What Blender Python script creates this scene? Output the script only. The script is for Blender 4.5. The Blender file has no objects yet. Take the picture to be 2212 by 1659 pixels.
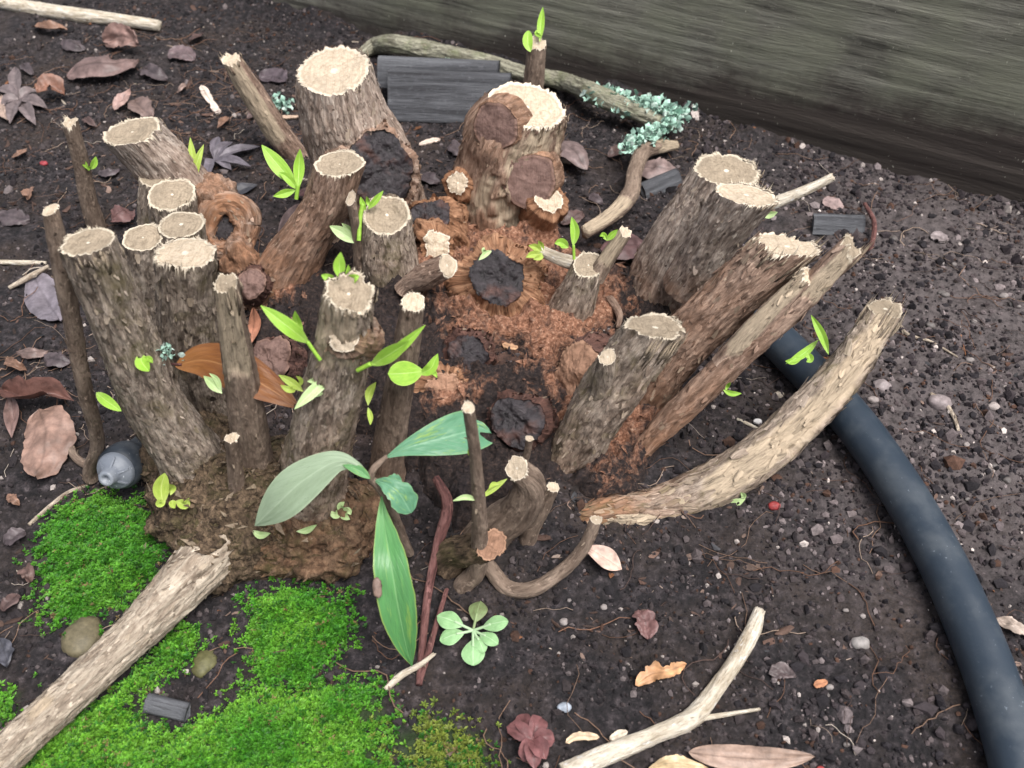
import bpy, math, random
import numpy as np
random.seed(7)
RNG = np.random.default_rng(7)
SC = bpy.context.scene
COL = SC.collection
CM = 0.01                     # the script works in centimetres, the scene is in metres

# ------------------------------------------------------------------ camera, sky, sun, exposure
W0, H0, FPX = 2212.0, 1659.0, 2125.0
CAM_H, PITCH = 31.0, math.radians(45)
cam_d = bpy.data.cameras.new("camera")
cam = bpy.data.objects.new("camera", cam_d)
COL.objects.link(cam)
SC.camera = cam
cam.location = (0, 0, CAM_H * CM)
cam.rotation_euler = (math.pi / 2 - PITCH, 0, 0)
cam_d.sensor_fit = 'HORIZONTAL'
cam_d.sensor_width = 36
cam_d.lens = 36 * FPX / W0
cam_d.clip_start = 0.01
cam_d.clip_end = 200
cam_d.dof.use_dof = True
cam_d.dof.focus_distance = 0.40
cam_d.dof.aperture_fstop = 20

SUN_EL, SUN_AZ = math.radians(66), math.radians(135)      # azimuth from +Y towards +X
world = bpy.data.worlds.new("World")
SC.world = world
world.use_nodes = True
wt = world.node_tree
wt.nodes.clear()
sky = wt.nodes.new("ShaderNodeTexSky")
sky.sky_type = 'NISHITA'
sky.sun_disc = False
sky.sun_elevation = SUN_EL
sky.sun_rotation = SUN_AZ
sky.dust_density = 4.0
hs = wt.nodes.new("ShaderNodeHueSaturation")
hs.inputs['Saturation'].default_value = 0.42
bg = wt.nodes.new("ShaderNodeBackground")
bg.inputs['Strength'].default_value = 0.09
wo = wt.nodes.new("ShaderNodeOutputWorld")
wt.links.new(sky.outputs[0], hs.inputs['Color'])
wt.links.new(hs.outputs[0], bg.inputs['Color'])
wt.links.new(bg.outputs[0], wo.inputs['Surface'])
sun_d = bpy.data.lights.new("sun", 'SUN')
sun_d.energy = 2.6
sun_d.angle = math.radians(38)
sun_d.color = (1.0, 0.965, 0.93)
sun = bpy.data.objects.new("sun", sun_d)
COL.objects.link(sun)
sun.rotation_euler = (math.pi / 2 - SUN_EL, 0, math.pi - SUN_AZ)
SC.view_settings.view_transform = 'Standard'
SC.view_settings.look = 'None'
SC.view_settings.gamma = 1.0
SC.view_settings.exposure = 1.0
SC.render.engine = 'CYCLES'
SC.cycles.use_denoising = True
SC.cycles.max_bounces = 6
SC.render.filter_size = 2.1

# ------------------------------------------------------------------ picture point -> place
sp, cp = math.sin(PITCH), math.cos(PITCH)
CAM = np.array([0, 0, CAM_H])
FWD = np.array([0, cp, -sp]); UPV = np.array([0, sp, cp]); RGT = np.array([1.0, 0, 0])


def ray(u, v):
    return FWD + RGT * (u - W0 / 2) / FPX + UPV * (H0 / 2 - v) / FPX


def PZ(u, v, z):
    d = ray(u, v)
    return CAM + d * ((z - CAM_H) / d[2])


def PY(u, v, y):
    d = ray(u, v)
    return CAM + d * (y / d[1])


def PD(u, v, dep):
    return CAM + ray(u, v) * dep


def depth(p):
    return float(np.dot(np.asarray(p) - CAM, FWD))


def to_px(p):
    q = np.asarray(p) - CAM
    d = q @ FWD
    return np.stack([W0 / 2 + FPX * (q @ RGT) / d, H0 / 2 - FPX * (q @ UPV) / d], -1)


# ------------------------------------------------------------------ noise
def _hash(i, j, k, s):
    n = (i * 374761393 + j * 668265263 + k * 2147483647 + s * 974634777) & 0xFFFFFFFF
    n = ((n ^ (n >> 13)) * 1274126177) & 0xFFFFFFFF
    n = ((n ^ (n >> 16)) * 2246822519) & 0xFFFFFFFF
    return ((n ^ (n >> 15)) & 0xFFFFFF) / float(0xFFFFFF)


def vn(p, s=0):
    p = np.asarray(p, float)
    f = np.floor(p); t = p - f; i = f.astype(np.int64)
    t = t * t * t * (t * (t * 6 - 15) + 10)
    r = 0
    for a in (0, 1):
        wa = t[:, 0] if a else 1 - t[:, 0]
        for b in (0, 1):
            wb = t[:, 1] if b else 1 - t[:, 1]
            for c in (0, 1):
                wc = t[:, 2] if c else 1 - t[:, 2]
                r = r + wa * wb * wc * _hash(i[:, 0] + a, i[:, 1] + b, i[:, 2] + c, s)
    return r * 2 - 1


def fbm(p, octv=4, s=0, gain=0.5, lac=2.03):
    p = np.asarray(p, float); r = 0; a = 1.0; n = 0
    for o in range(octv):
        r = r + a * vn(p, s + o * 17); n += a; a *= gain; p = p * lac + 11.3
    return r / n


def sstep(a, b, x):
    t = np.clip((x - a) / (b - a), 0, 1)
    return t * t * (3 - 2 * t)


# ------------------------------------------------------------------ meshes and objects
def mesh_np(name, V, faces, mat, attrs=None, smooth=True, org=(0, 0, 0)):
    V = (np.asarray(V, float) - np.asarray(org, float)) * CM
    me = bpy.data.meshes.new(name)
    me.vertices.add(len(V))
    me.vertices.foreach_set("co", V.astype(np.float32).ravel())
    idx, tot = [], []
    for f in faces:
        f = np.asarray(f, np.int32)
        if len(f):
            idx.append(f.ravel()); tot.append(np.full(len(f), f.shape[1], np.int32))
    idx = np.concatenate(idx); tot = np.concatenate(tot)
    st = np.concatenate([[0], np.cumsum(tot)[:-1]]).astype(np.int32)
    me.loops.add(len(idx)); me.loops.foreach_set("vertex_index", idx)
    me.polygons.add(len(tot))
    me.polygons.foreach_set("loop_start", st)
    me.polygons.foreach_set("loop_total", tot)
    me.polygons.foreach_set("use_smooth", np.full(len(tot), smooth, bool))
    for k, a in (attrs or {}).items():
        a = np.asarray(a, np.float32)
        if a.ndim == 1:
            at = me.attributes.new(k, 'FLOAT', 'POINT'); at.data.foreach_set("value", a)
        else:
            at = me.attributes.new(k, 'FLOAT_VECTOR', 'POINT'); at.data.foreach_set("vector", a.ravel())
    me.update(calc_edges=True)
    me.validate()
    me.materials.append(mat)
    return me


class Bag:
    """collects shapes into one mesh"""
    def __init__(s):
        s.V = []; s.F4 = []; s.F3 = []; s.A = {}; s.n = 0

    def add(s, V, F4=None, F3=None, **attrs):
        V = np.asarray(V, float)
        if F4 is not None and len(F4): s.F4.append(np.asarray(F4) + s.n)
        if F3 is not None and len(F3): s.F3.append(np.asarray(F3) + s.n)
        s.V.append(V)
        for k, a in attrs.items():
            s.A.setdefault(k, []).append(np.asarray(a, float))
        s.n += len(V)

    def mesh(s, name, mat, org=(0, 0, 0), smooth=True):
        V = np.concatenate(s.V)
        fs = []
        if s.F4: fs.append(np.concatenate(s.F4))
        if s.F3: fs.append(np.concatenate(s.F3))
        A = {k: np.concatenate(v) for k, v in s.A.items()}
        return mesh_np(name, V, fs, mat, A, smooth, org)


class Thing:
    """a top-level thing: an Empty at its base that parents its parts"""
    def __init__(s, name, label, cat, base, group=None):
        s.org = np.asarray(base, float)
        o = bpy.data.objects.new(name, None)
        o.empty_display_size = 0.02
        COL.objects.link(o)
        o.location = s.org * CM
        s.o = tag(o, label, cat, group)

    def part(s, name, bag, mat, parent=None, label=None, smooth=True):
        o = bpy.data.objects.new(name, bag.mesh(name, mat, s.org, smooth))
        COL.objects.link(o)
        o.parent = parent or s.o
        if label: o['label'] = label
        return o


def tag(o, label, cat=None, group=None, kind=None):
    o['label'] = label
    if cat: o['category'] = cat
    if group: o['group'] = group
    if kind: o['kind'] = kind
    return o


def single(name, bag, mat, label, cat, group=None, kind=None, smooth=True, org=None):
    """a thing that is one mesh"""
    V = np.concatenate(bag.V)
    if org is None:
        org = [V[:, 0].mean(), V[:, 1].mean(), V[:, 2].min()]
    o = bpy.data.objects.new(name, bag.mesh(name, mat, org, smooth))
    COL.objects.link(o)
    o.location = np.asarray(org) * CM
    return tag(o, label, cat, group, kind)


# ------------------------------------------------------------------ materials
class NT:
    def __init__(s, name):
        s.m = bpy.data.materials.new(name)
        s.m.use_nodes = True
        s.t = s.m.node_tree
        s.t.nodes.clear()
        s.out = s.t.nodes.new("ShaderNodeOutputMaterial")
        s.p = s.t.nodes.new("ShaderNodeBsdfPrincipled")
        s.t.links.new(s.p.outputs[0], s.out.inputs[0])

    def n(s, kind, **kw):
        x = s.t.nodes.new(kind)
        for k, v in kw.items(): setattr(x, k, v)
        return x

    def put(s, sock, v):
        if hasattr(v, 'node'): s.t.links.new(v, sock)
        elif isinstance(v, (tuple, list)) and len(v) == 3 and sock.type == 'RGBA': sock.default_value = (*v, 1)
        else: sock.default_value = v

    def attr(s, name, vec=False):
        x = s.n("ShaderNodeAttribute", attribute_name=name)
        return x.outputs['Vector'] if vec else x.outputs['Fac']

    def col(s, name):
        return s.n("ShaderNodeAttribute", attribute_name=name).outputs['Color']

    def obj(s):
        return s.n("ShaderNodeTexCoord").outputs['Object']

    def pos(s):
        return s.n("ShaderNodeNewGeometry").outputs['Position']

    def scale(s, v, sc):
        x = s.n("ShaderNodeMapping"); s.put(x.inputs['Vector'], v); x.inputs['Scale'].default_value = sc
        return x.outputs[0]

    def noise(s, v, sc, det=5, rough=0.6, dist=0.0):
        x = s.n("ShaderNodeTexNoise"); s.put(x.inputs['Vector'], v)
        x.inputs['Scale'].default_value = sc; x.inputs['Detail'].default_value = det
        x.inputs['Roughness'].default_value = rough; x.inputs['Distortion'].default_value = dist
        return x.outputs['Fac']

    def voro(s, v, sc, feature='F1', out='Distance'):
        x = s.n("ShaderNodeTexVoronoi", feature=feature); s.put(x.inputs['Vector'], v)
        x.inputs['Scale'].default_value = sc
        return x.outputs[out]

    def ramp(s, f, stops):
        x = s.n("ShaderNodeValToRGB"); s.put(x.inputs[0], f)
        e = x.color_ramp.elements
        while len(e) < len(stops): e.new(0.5)
        for el, (p, c) in zip(e, stops):
            el.position = p; el.color = (*c, 1) if len(c) == 3 else c
        return x.outputs[0]

    def fr(s, f, a, b):
        x = s.n("ShaderNodeMapRange"); s.put(x.inputs[0], f)
        x.inputs[1].default_value = a; x.inputs[2].default_value = b
        return x.outputs[0]

    def mix(s, f, a, b, mode='MIX'):
        x = s.n("ShaderNodeMix", data_type='RGBA', blend_type=mode)
        s.put(x.inputs[0], f); s.put(x.inputs[6], a); s.put(x.inputs[7], b)
        return x.outputs[2]

    def math(s, op, a, b=0.0):
        x = s.n("ShaderNodeMath", operation=op); s.put(x.inputs[0], a); s.put(x.inputs[1], b)
        return x.outputs[0]

    def bump(s, h, st=0.5, dist=0.001):
        x = s.n("ShaderNodeBump"); s.put(x.inputs['Height'], h)
        x.inputs['Strength'].default_value = st; x.inputs['Distance'].default_value = dist
        return x.outputs[0]

    def done(s, color, rough=0.8, normal=None, spec=0.4, sss=None):
        s.put(s.p.inputs['Base Color'], color)
        s.put(s.p.inputs['Roughness'], rough)
        s.p.inputs['Specular IOR Level'].default_value = spec
        if normal is not None: s.t.links.new(normal, s.p.inputs['Normal'])
        return s.m


def bark_mat(name, dark, mid, light, red=(0.25, 0.125, 0.068), peel=(0.50, 0.40, 0.29), green=None, spot=0.5):
    t = NT(name)
    q = t.attr('bk', True)
    long = t.scale(q, (1, 1, 0.22))
    n1 = t.noise(long, 3.2, 8, 0.68, 0.4)
    n2 = t.noise(q, 1.1, 4, 0.6)
    n3 = t.noise(long, 9, 5, 0.75)
    n4 = t.noise(t.scale(q, (1, 1, .5)), 5.5, 3, 0.6)
    fl = t.voro(t.scale(q, (1, 1, 0.45)), 3.4, out='Color')
    flk = t.fr(t.noise(fl, 5.0, 0), 0.35, 0.7)
    c = t.ramp(n1, [(0.33, dark), (0.46, mid), (0.60, light), (0.72, tuple(min(1, x * 1.45) for x in light))])
    c = t.mix(t.math('MULTIPLY', flk, spot), c, t.ramp(n3, [(0.3, mid), (0.7, tuple(min(1, x * 1.25) for x in light))]))
    c = t.mix(t.fr(n3, 0.50, 0.30), c, t.mix(0.85, c, dark))
    c = t.mix(t.math('MULTIPLY', t.fr(n4, 0.60, 0.70), 0.7), c, tuple(min(.8, x * 1.6) for x in light))
    c = t.mix(t.fr(n2, 0.5, 0.75), c, t.mix(0.5, c, mid))
    rc = t.ramp(n1, [(0.3, tuple(x * 0.4 for x in red)), (0.5, red), (0.7, tuple(min(1, x * 1.9) for x in red))])
    c = t.mix(t.math('MULTIPLY', t.attr('red'), t.fr(n2, 0.15, 0.55)), c, rc)
    if green:
        c = t.mix(t.math('MULTIPLY', t.fr(t.noise(q, 0.9, 5, 0.65), 0.5, 0.66), 0.6), c, green)
    pk = t.noise(t.scale(q, (1, 1, 0.12)), 9, 5, 0.65)
    pc = t.ramp(pk, [(0.30, tuple(x * 0.25 for x in peel)), (0.44, tuple(x * 0.75 for x in peel)), (0.62, peel), (0.8, tuple(min(0.85, x * 1.25) for x in peel))])
    c = t.mix(t.attr('peel'), c, pc)
    h = t.math('ADD', t.math('MULTIPLY', n1, 0.9), t.math('ADD', t.math('MULTIPLY', n3, 0.5), t.math('MULTIPLY', flk, 0.25)))
    return t.done(c, 0.82, t.bump(h, 1.0, 0.0024), 0.25)


BARK_TAN = bark_mat("bark_tan", (0.046, 0.034, 0.029), (0.255, 0.196, 0.160), (0.53, 0.445, 0.38))
BARK_GREY = bark_mat("bark_grey", (0.035, 0.027, 0.022), (0.205, 0.158, 0.124), (0.47, 0.39, 0.32), green=(0.15, 0.125, 0.06))
BARK_RED = bark_mat("bark_red", (0.040, 0.023, 0.017), (0.19, 0.122, 0.09), (0.40, 0.29, 0.225))
BARK_PALE = bark_mat("bark_pale", (0.085, 0.062, 0.045), (0.29, 0.23, 0.175), (0.50, 0.43, 0.345), spot=0.8)
BARK_SMOOTH = bark_mat("bark_smooth", (0.09, 0.062, 0.048), (0.20, 0.145, 0.11), (0.29, 0.22, 0.17), spot=0.2)
BARK_CROWN = bark_mat("bark_crown", (0.011, 0.008, 0.006), (0.052, 0.035, 0.023), (0.20, 0.14, 0.09), green=(0.06, 0.058, 0.018), spot=0.8)
BARK_DARK = bark_mat("bark_dark", (0.018, 0.012, 0.012), (0.06, 0.035, 0.032), (0.15, 0.09, 0.075), red=(0.12, 0.055, 0.04))
BARK_ORANGE = bark_mat("bark_orange", (0.06, 0.025, 0.013), (0.25, 0.118, 0.062), (0.46, 0.27, 0.165))
BARK_WHITE = bark_mat("bark_white", (0.28, 0.22, 0.15), (0.52, 0.45, 0.35), (0.72, 0.66, 0.56), spot=0.3)
BARK_REDTWIG = bark_mat("bark_redtwig", (0.04, 0.018, 0.018), (0.13, 0.055, 0.05), (0.22, 0.11, 0.10), spot=0.2)


def cut_mat(name, base, dark, rim, pith, ring=.2):
    t = NT(name)
    q = t.attr('cf', True)
    rad = t.attr('rad')
    grain = t.noise(t.scale(q, (1, 1, 1)), 4.0, 7, 0.7, 0.6)
    rings = t.math('SINE', t.math('MULTIPLY', t.math('ADD', rad, t.math('MULTIPLY', grain, 0.16)), 42.0))
    c = t.ramp(grain, [(0.28, dark), (0.5, base), (0.72, tuple(min(0.9, x * 1.2) for x in base))])
    c = t.mix(t.math('MULTIPLY', t.fr(rings, 0.0, 1.0), ring), c, dark)
    saw = t.noise(t.scale(q, (9, .7, 1)), 1.6, 4, 0.6)
    c = t.mix(t.math('MULTIPLY', t.fr(saw, 0.52, 0.68), 0.5), c, dark)
    wth = t.noise(q, 0.9, 4, 0.65)
    c = t.mix(t.math('MULTIPLY', t.fr(wth, 0.48, 0.66), 0.55), c, tuple(x * .62 for x in base))
    c = t.mix(t.fr(rad, 0.82, 0.9), c, rim)
    rdark = t.math('MULTIPLY', t.fr(rad, 0.80, 0.855), t.fr(rad, 0.93, 0.87))
    c = t.mix(t.math('MULTIPLY', rdark, t.math('MULTIPLY', t.fr(grain, 0.35, 0.6), 0.75)), c, dark)
    rn = t.n('ShaderNodeObjectInfo').outputs['Random']
    pr = t.math('ADD', .035, t.math('MULTIPLY', rn, .085))
    c = t.mix(t.fr(t.math('DIVIDE', t.math('ADD', rad, t.math('MULTIPLY', t.math('SUBTRACT', grain, .5), .12)), pr), 1.15, .8), c, pith)
    c = t.mix(t.math('MULTIPLY', t.fr(rn, .35, 1.0), .28), c, tuple(x * .55 for x in base))
    h = t.math('ADD', t.math('MULTIPLY', grain, 1.0), t.math('ADD', t.math('MULTIPLY', rings, ring * .4), t.math('MULTIPLY', saw, .6)))
    return t.done(c, 0.75, t.bump(h, 0.6, 0.001), 0.3)


CUT_PALE = cut_mat("cut_wood_pale", (0.52, 0.43, 0.325), (0.29, 0.215, 0.14), (0.62, 0.54, 0.43), (0.66, 0.60, 0.5))
CUT_GREY = cut_mat("cut_wood_weathered", (0.315, 0.255, 0.185), (0.15, 0.115, 0.078), (0.52, 0.45, 0.35), (0.62, 0.56, 0.46))
CUT_OLD = cut_mat("cut_wood_old", (0.30, 0.17, 0.11), (0.13, 0.07, 0.045), (0.34, 0.2, 0.13), (0.33, 0.19, 0.125), .06)
CUT_WOUND = cut_mat("healed_wound", (0.17, 0.105, 0.088), (0.075, 0.042, 0.036), (0.19, 0.115, 0.09), (0.17, 0.105, 0.088), 0.0)


def rot_mat():
    t = NT("rotten_wood")
    q = t.attr('cf', True)
    n = t.noise(q, 2.2, 8, 0.68, 0.5)
    n2 = t.noise(q, 0.8, 3, 0.6)
    c = t.ramp(n, [(0.3, (0.010, 0.008, 0.009)), (0.52, (0.026, 0.021, 0.024)), (0.70, (0.06, 0.05, 0.055)), (0.82, (0.17, 0.145, 0.15))])
    c = t.mix(t.fr(n2, 0.53, 0.70), c, (0.10, 0.048, 0.038))
    n5 = t.noise(q, 9, 4, .7)
    return t.done(c, t.fr(n, 0.2, 0.9), t.bump(t.math('ADD', n, t.math('MULTIPLY', n5, 0.4)), 0.9, 0.002), 0.5)


ROT = rot_mat()


def soil_mat():
    t = NT("soil")
    q = t.pos()
    n = t.noise(q, 260, 8, 0.72)
    n2 = t.noise(q, 24, 4, 0.6)
    n3 = t.noise(q, 900, 3, 0.6)
    c = t.ramp(n, [(0.38, (0.0045, 0.004, 0.005)), (0.50, (0.0145, 0.012, 0.0135)), (0.62, (0.045, 0.037, 0.040)), (0.76, (0.15, 0.127, 0.13))])
    c = t.mix(t.math('MULTIPLY', t.fr(n2, 0.45, 0.7), 0.5), c, t.ramp(n3, [(0.3, (0.015, 0.010, 0.008)), (0.7, (0.075, 0.05, 0.036))]))
    c = t.mix(t.math('MULTIPLY', t.attr('moss'), 0.7), c, (0.022, 0.045, 0.010))
    c = t.mix(t.math('MULTIPLY', t.attr('red'), t.fr(n, 0.3, 0.6)), c, (0.11, 0.052, 0.032))
    c = t.mix(t.math('MULTIPLY', t.attr('tan'), t.fr(n, 0.3, 0.55)), c, (0.098, 0.082, 0.082))
    return t.done(c, 0.85, t.bump(t.math('ADD', n, t.math('MULTIPLY', n3, 0.3)), 0.8, 0.002), 0.35)


def col_mat(name, rough=0.8, sc=600, spec=0.3, bump=0.4, transl=0.0):
    t = NT(name)
    q = t.obj()
    n = t.noise(q, sc, 5, 0.65)
    c = t.mix(1.0, t.col('tint'), t.ramp(n, [(0.25, (0.5, 0.5, 0.5)), (0.6, (1, 1, 1)), (0.8, (1.35, 1.35, 1.35))]), 'MULTIPLY')
    m = t.done(c, rough, t.bump(n, bump, 0.0008), spec)
    if transl:
        tr = t.n("ShaderNodeBsdfTranslucent"); t.put(tr.inputs[0], c)
        mx = t.n("ShaderNodeMixShader"); mx.inputs[0].default_value = transl
        t.t.links.new(t.p.outputs[0], mx.inputs[1]); t.t.links.new(tr.outputs[0], mx.inputs[2])
        t.t.links.new(mx.outputs[0], t.out.inputs[0])
    return m


SOIL = soil_mat()
CRUMB = col_mat("soil_crumb", 0.85, 900)
LITTER = col_mat("litter", 0.75, 500)
MOSS = col_mat("moss_leaf", 0.55, 300, 0.4, 0.1, 0.3)
LICHEN = col_mat("lichen", 0.85, 700, 0.2, 0.5)
PEBBLE = col_mat("pebble", 0.6, 500, 0.4, 0.3)
DEADLEAF = col_mat("dead_leaf", 0.5, 260, 0.45, 0.5, 0.12)


def leaf_mat(name, top, edge, vein, dark=None, rough=0.42, under=None, transl=0.25, blotch=None, vs=0.2):
    t = NT(name)
    a = t.attr('lf', True)
    sx = t.n("ShaderNodeSeparateXYZ"); t.put(sx.inputs[0], a)
    ax = t.math('ABSOLUTE', sx.outputs[0])
    n = t.noise(a, 5, 5, 0.6)
    c = t.mix(t.fr(n, 0.35, 0.7), top, dark or tuple(x * 0.7 for x in top))
    if blotch:
        c = t.mix(t.fr(t.noise(a, 3.1, 5, 0.7), 0.56, 0.66), c, blotch)
    # slanting side veins and the midrib
    ph = t.math('SUBTRACT', t.math('MULTIPLY', sx.outputs[1], 60.0), t.math('MULTIPLY', ax, 22.0))
    sv = t.fr(t.math('SINE', ph), 0.86, 1.0)
    c = t.mix(t.math('MULTIPLY', sv, t.math('MULTIPLY', t.fr(n, .35, .7), vs)), c, vein)
    c = t.mix(t.math('MULTIPLY', t.fr(ax, 0.055, 0.02), .8), c, vein)
    sp = t.noise(a, 26, 2, .6)
    c = t.mix(t.math('MULTIPLY', t.fr(sp, .68, .74), .5), c, tuple(x * .45 for x in top))
    c = t.mix(t.math('MULTIPLY', t.fr(ax, 0.90, 1.0), 0.7), c, edge)
    c = t.mix(t.math('MULTIPLY', t.fr(sx.outputs[1], .30, 0.0), .55), c, vein)
    if under:
        geo = t.n("ShaderNodeNewGeometry")
        c = t.mix(geo.outputs['Backfacing'], c, under)
    m = t.done(c, rough, t.bump(t.math('ADD', t.math('MULTIPLY', sv, -0.3), n), 0.35, 0.0008), 0.45)
    tr = t.n("ShaderNodeBsdfTranslucent"); t.put(tr.inputs[0], c)
    mx = t.n("ShaderNodeMixShader"); mx.inputs[0].default_value = transl
    t.t.links.new(t.p.outputs[0], mx.inputs[1]); t.t.links.new(tr.outputs[0], mx.inputs[2])
    t.t.links.new(mx.outputs[0], t.out.inputs[0])
    return m


LEAF_SPROUT = leaf_mat("sprout_leaf", (0.40, 0.64, 0.09), (0.54, 0.72, 0.18), (0.56, 0.74, 0.24), dark=(0.28, 0.54, 0.06), transl=0.35)
LEAF_YELLOW = leaf_mat("sprout_leaf_yellow", (0.48, 0.60, 0.12), (0.55, 0.64, 0.18), (0.58, 0.66, 0.25), dark=(0.36, 0.50, 0.08), transl=0.35)
LEAF_PALE = leaf_mat("sprout_leaf_pale", (0.52, 0.66, 0.34), (0.6, 0.72, 0.42), (0.62, 0.72, 0.45), dark=(0.40, 0.56, 0.22))
LEAF_GREEN = leaf_mat("green_leaf", (0.105, 0.30, 0.095), (0.36, 0.44, 0.10), (0.19, 0.39, 0.16), dark=(0.085, 0.235, 0.085), rough=0.34, blotch=(0.20, 0.36, 0.09))
LEAF_BLUE = leaf_mat("bluish_leaf", (0.13, 0.31, 0.18), (0.22, 0.40, 0.18), (0.2, 0.39, 0.24), dark=(0.095, 0.245, 0.135), rough=.36, blotch=(0.26, 0.42, 0.10))
LEAF_UNDER = leaf_mat("leaf_underside", (0.29, 0.375, 0.255), (0.37, 0.46, 0.3), (0.33, 0.42, 0.29), dark=(0.245, 0.325, 0.21), rough=0.6, transl=0.12)
LEAF_ROSETTE = leaf_mat("rosette_leaf", (0.27, 0.46, 0.22), (0.36, 0.54, 0.3), (0.40, 0.55, 0.34), dark=(0.20, 0.38, 0.16), rough=0.55, transl=0.15)
LEAF_OLD = leaf_mat("old_rosette_leaf", (0.17, 0.24, 0.10), (0.2, 0.2, 0.1), (0.25, 0.33, 0.16), dark=(0.13, 0.15, 0.07), transl=.1)
LEAF_ORANGE = leaf_mat("orange_leaf", (0.24, 0.095, 0.028), (0.15, 0.06, 0.024), (0.33, 0.16, 0.06), dark=(0.15, 0.055, 0.018), rough=0.42, blotch=(0.15, 0.05, 0.018), vs=.06, transl=.1)

# ------------------------------------------------------------------ shape builders
def unit(v):
    v = np.asarray(v, float)
    return v / max(1e-9, np.linalg.norm(v))


def catmull(P, n):
    P = np.asarray(P, float)
    if len(P) == 2:
        t = np.linspace(0, 1, n)[:, None]
        return P[0] * (1 - t) + P[1] * t
    Q = np.vstack([2 * P[0] - P[1], P, 2 * P[-1] - P[-2]])
    m = len(P) - 1
    x = np.linspace(0, m - 1e-6, max(n, 40 * m))
    i = x.astype(int); t = (x - i)[:, None]
    a, b, c, d = Q[i], Q[i + 1], Q[i + 2], Q[i + 3]
    C = 0.5 * (2 * b + (c - a) * t + (2 * a - 5 * b + 4 * c - d) * t ** 2 + (3 * b - a - 3 * c + d) * t ** 3)
    s = np.concatenate([[0], np.cumsum(np.linalg.norm(np.diff(C[:, :3], axis=0), axis=1))])
    u = np.linspace(0, s[-1], n)
    return np.stack([np.interp(u, s, C[:, k]) for k in range(C.shape[1])], 1)


def grid_faces(n, m, wrap=True):
    i = np.arange(n - 1)[:, None]; j = np.arange(m if wrap else m - 1)[None, :]
    j2 = (j + 1) % m
    return np.stack([i * m + j, i * m + j2, (i + 1) * m + j2, (i + 1) * m + j], -1).reshape(-1, 4)


def frames(C):
    T = np.gradient(C, axis=0)
    T /= np.linalg.norm(T, axis=1)[:, None] + 1e-12
    N = np.zeros_like(T)
    ref = np.array([1.0, 0, 0]) if abs(T[0][0]) < 0.9 else np.array([0, 1.0, 0])
    v = ref - T[0] * ref.dot(T[0])
    for k in range(len(C)):
        v = v - T[k] * v.dot(T[k]); v = v / np.linalg.norm(v); N[k] = v
    return T, N, np.cross(T, N)


_seed = [100]


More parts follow.
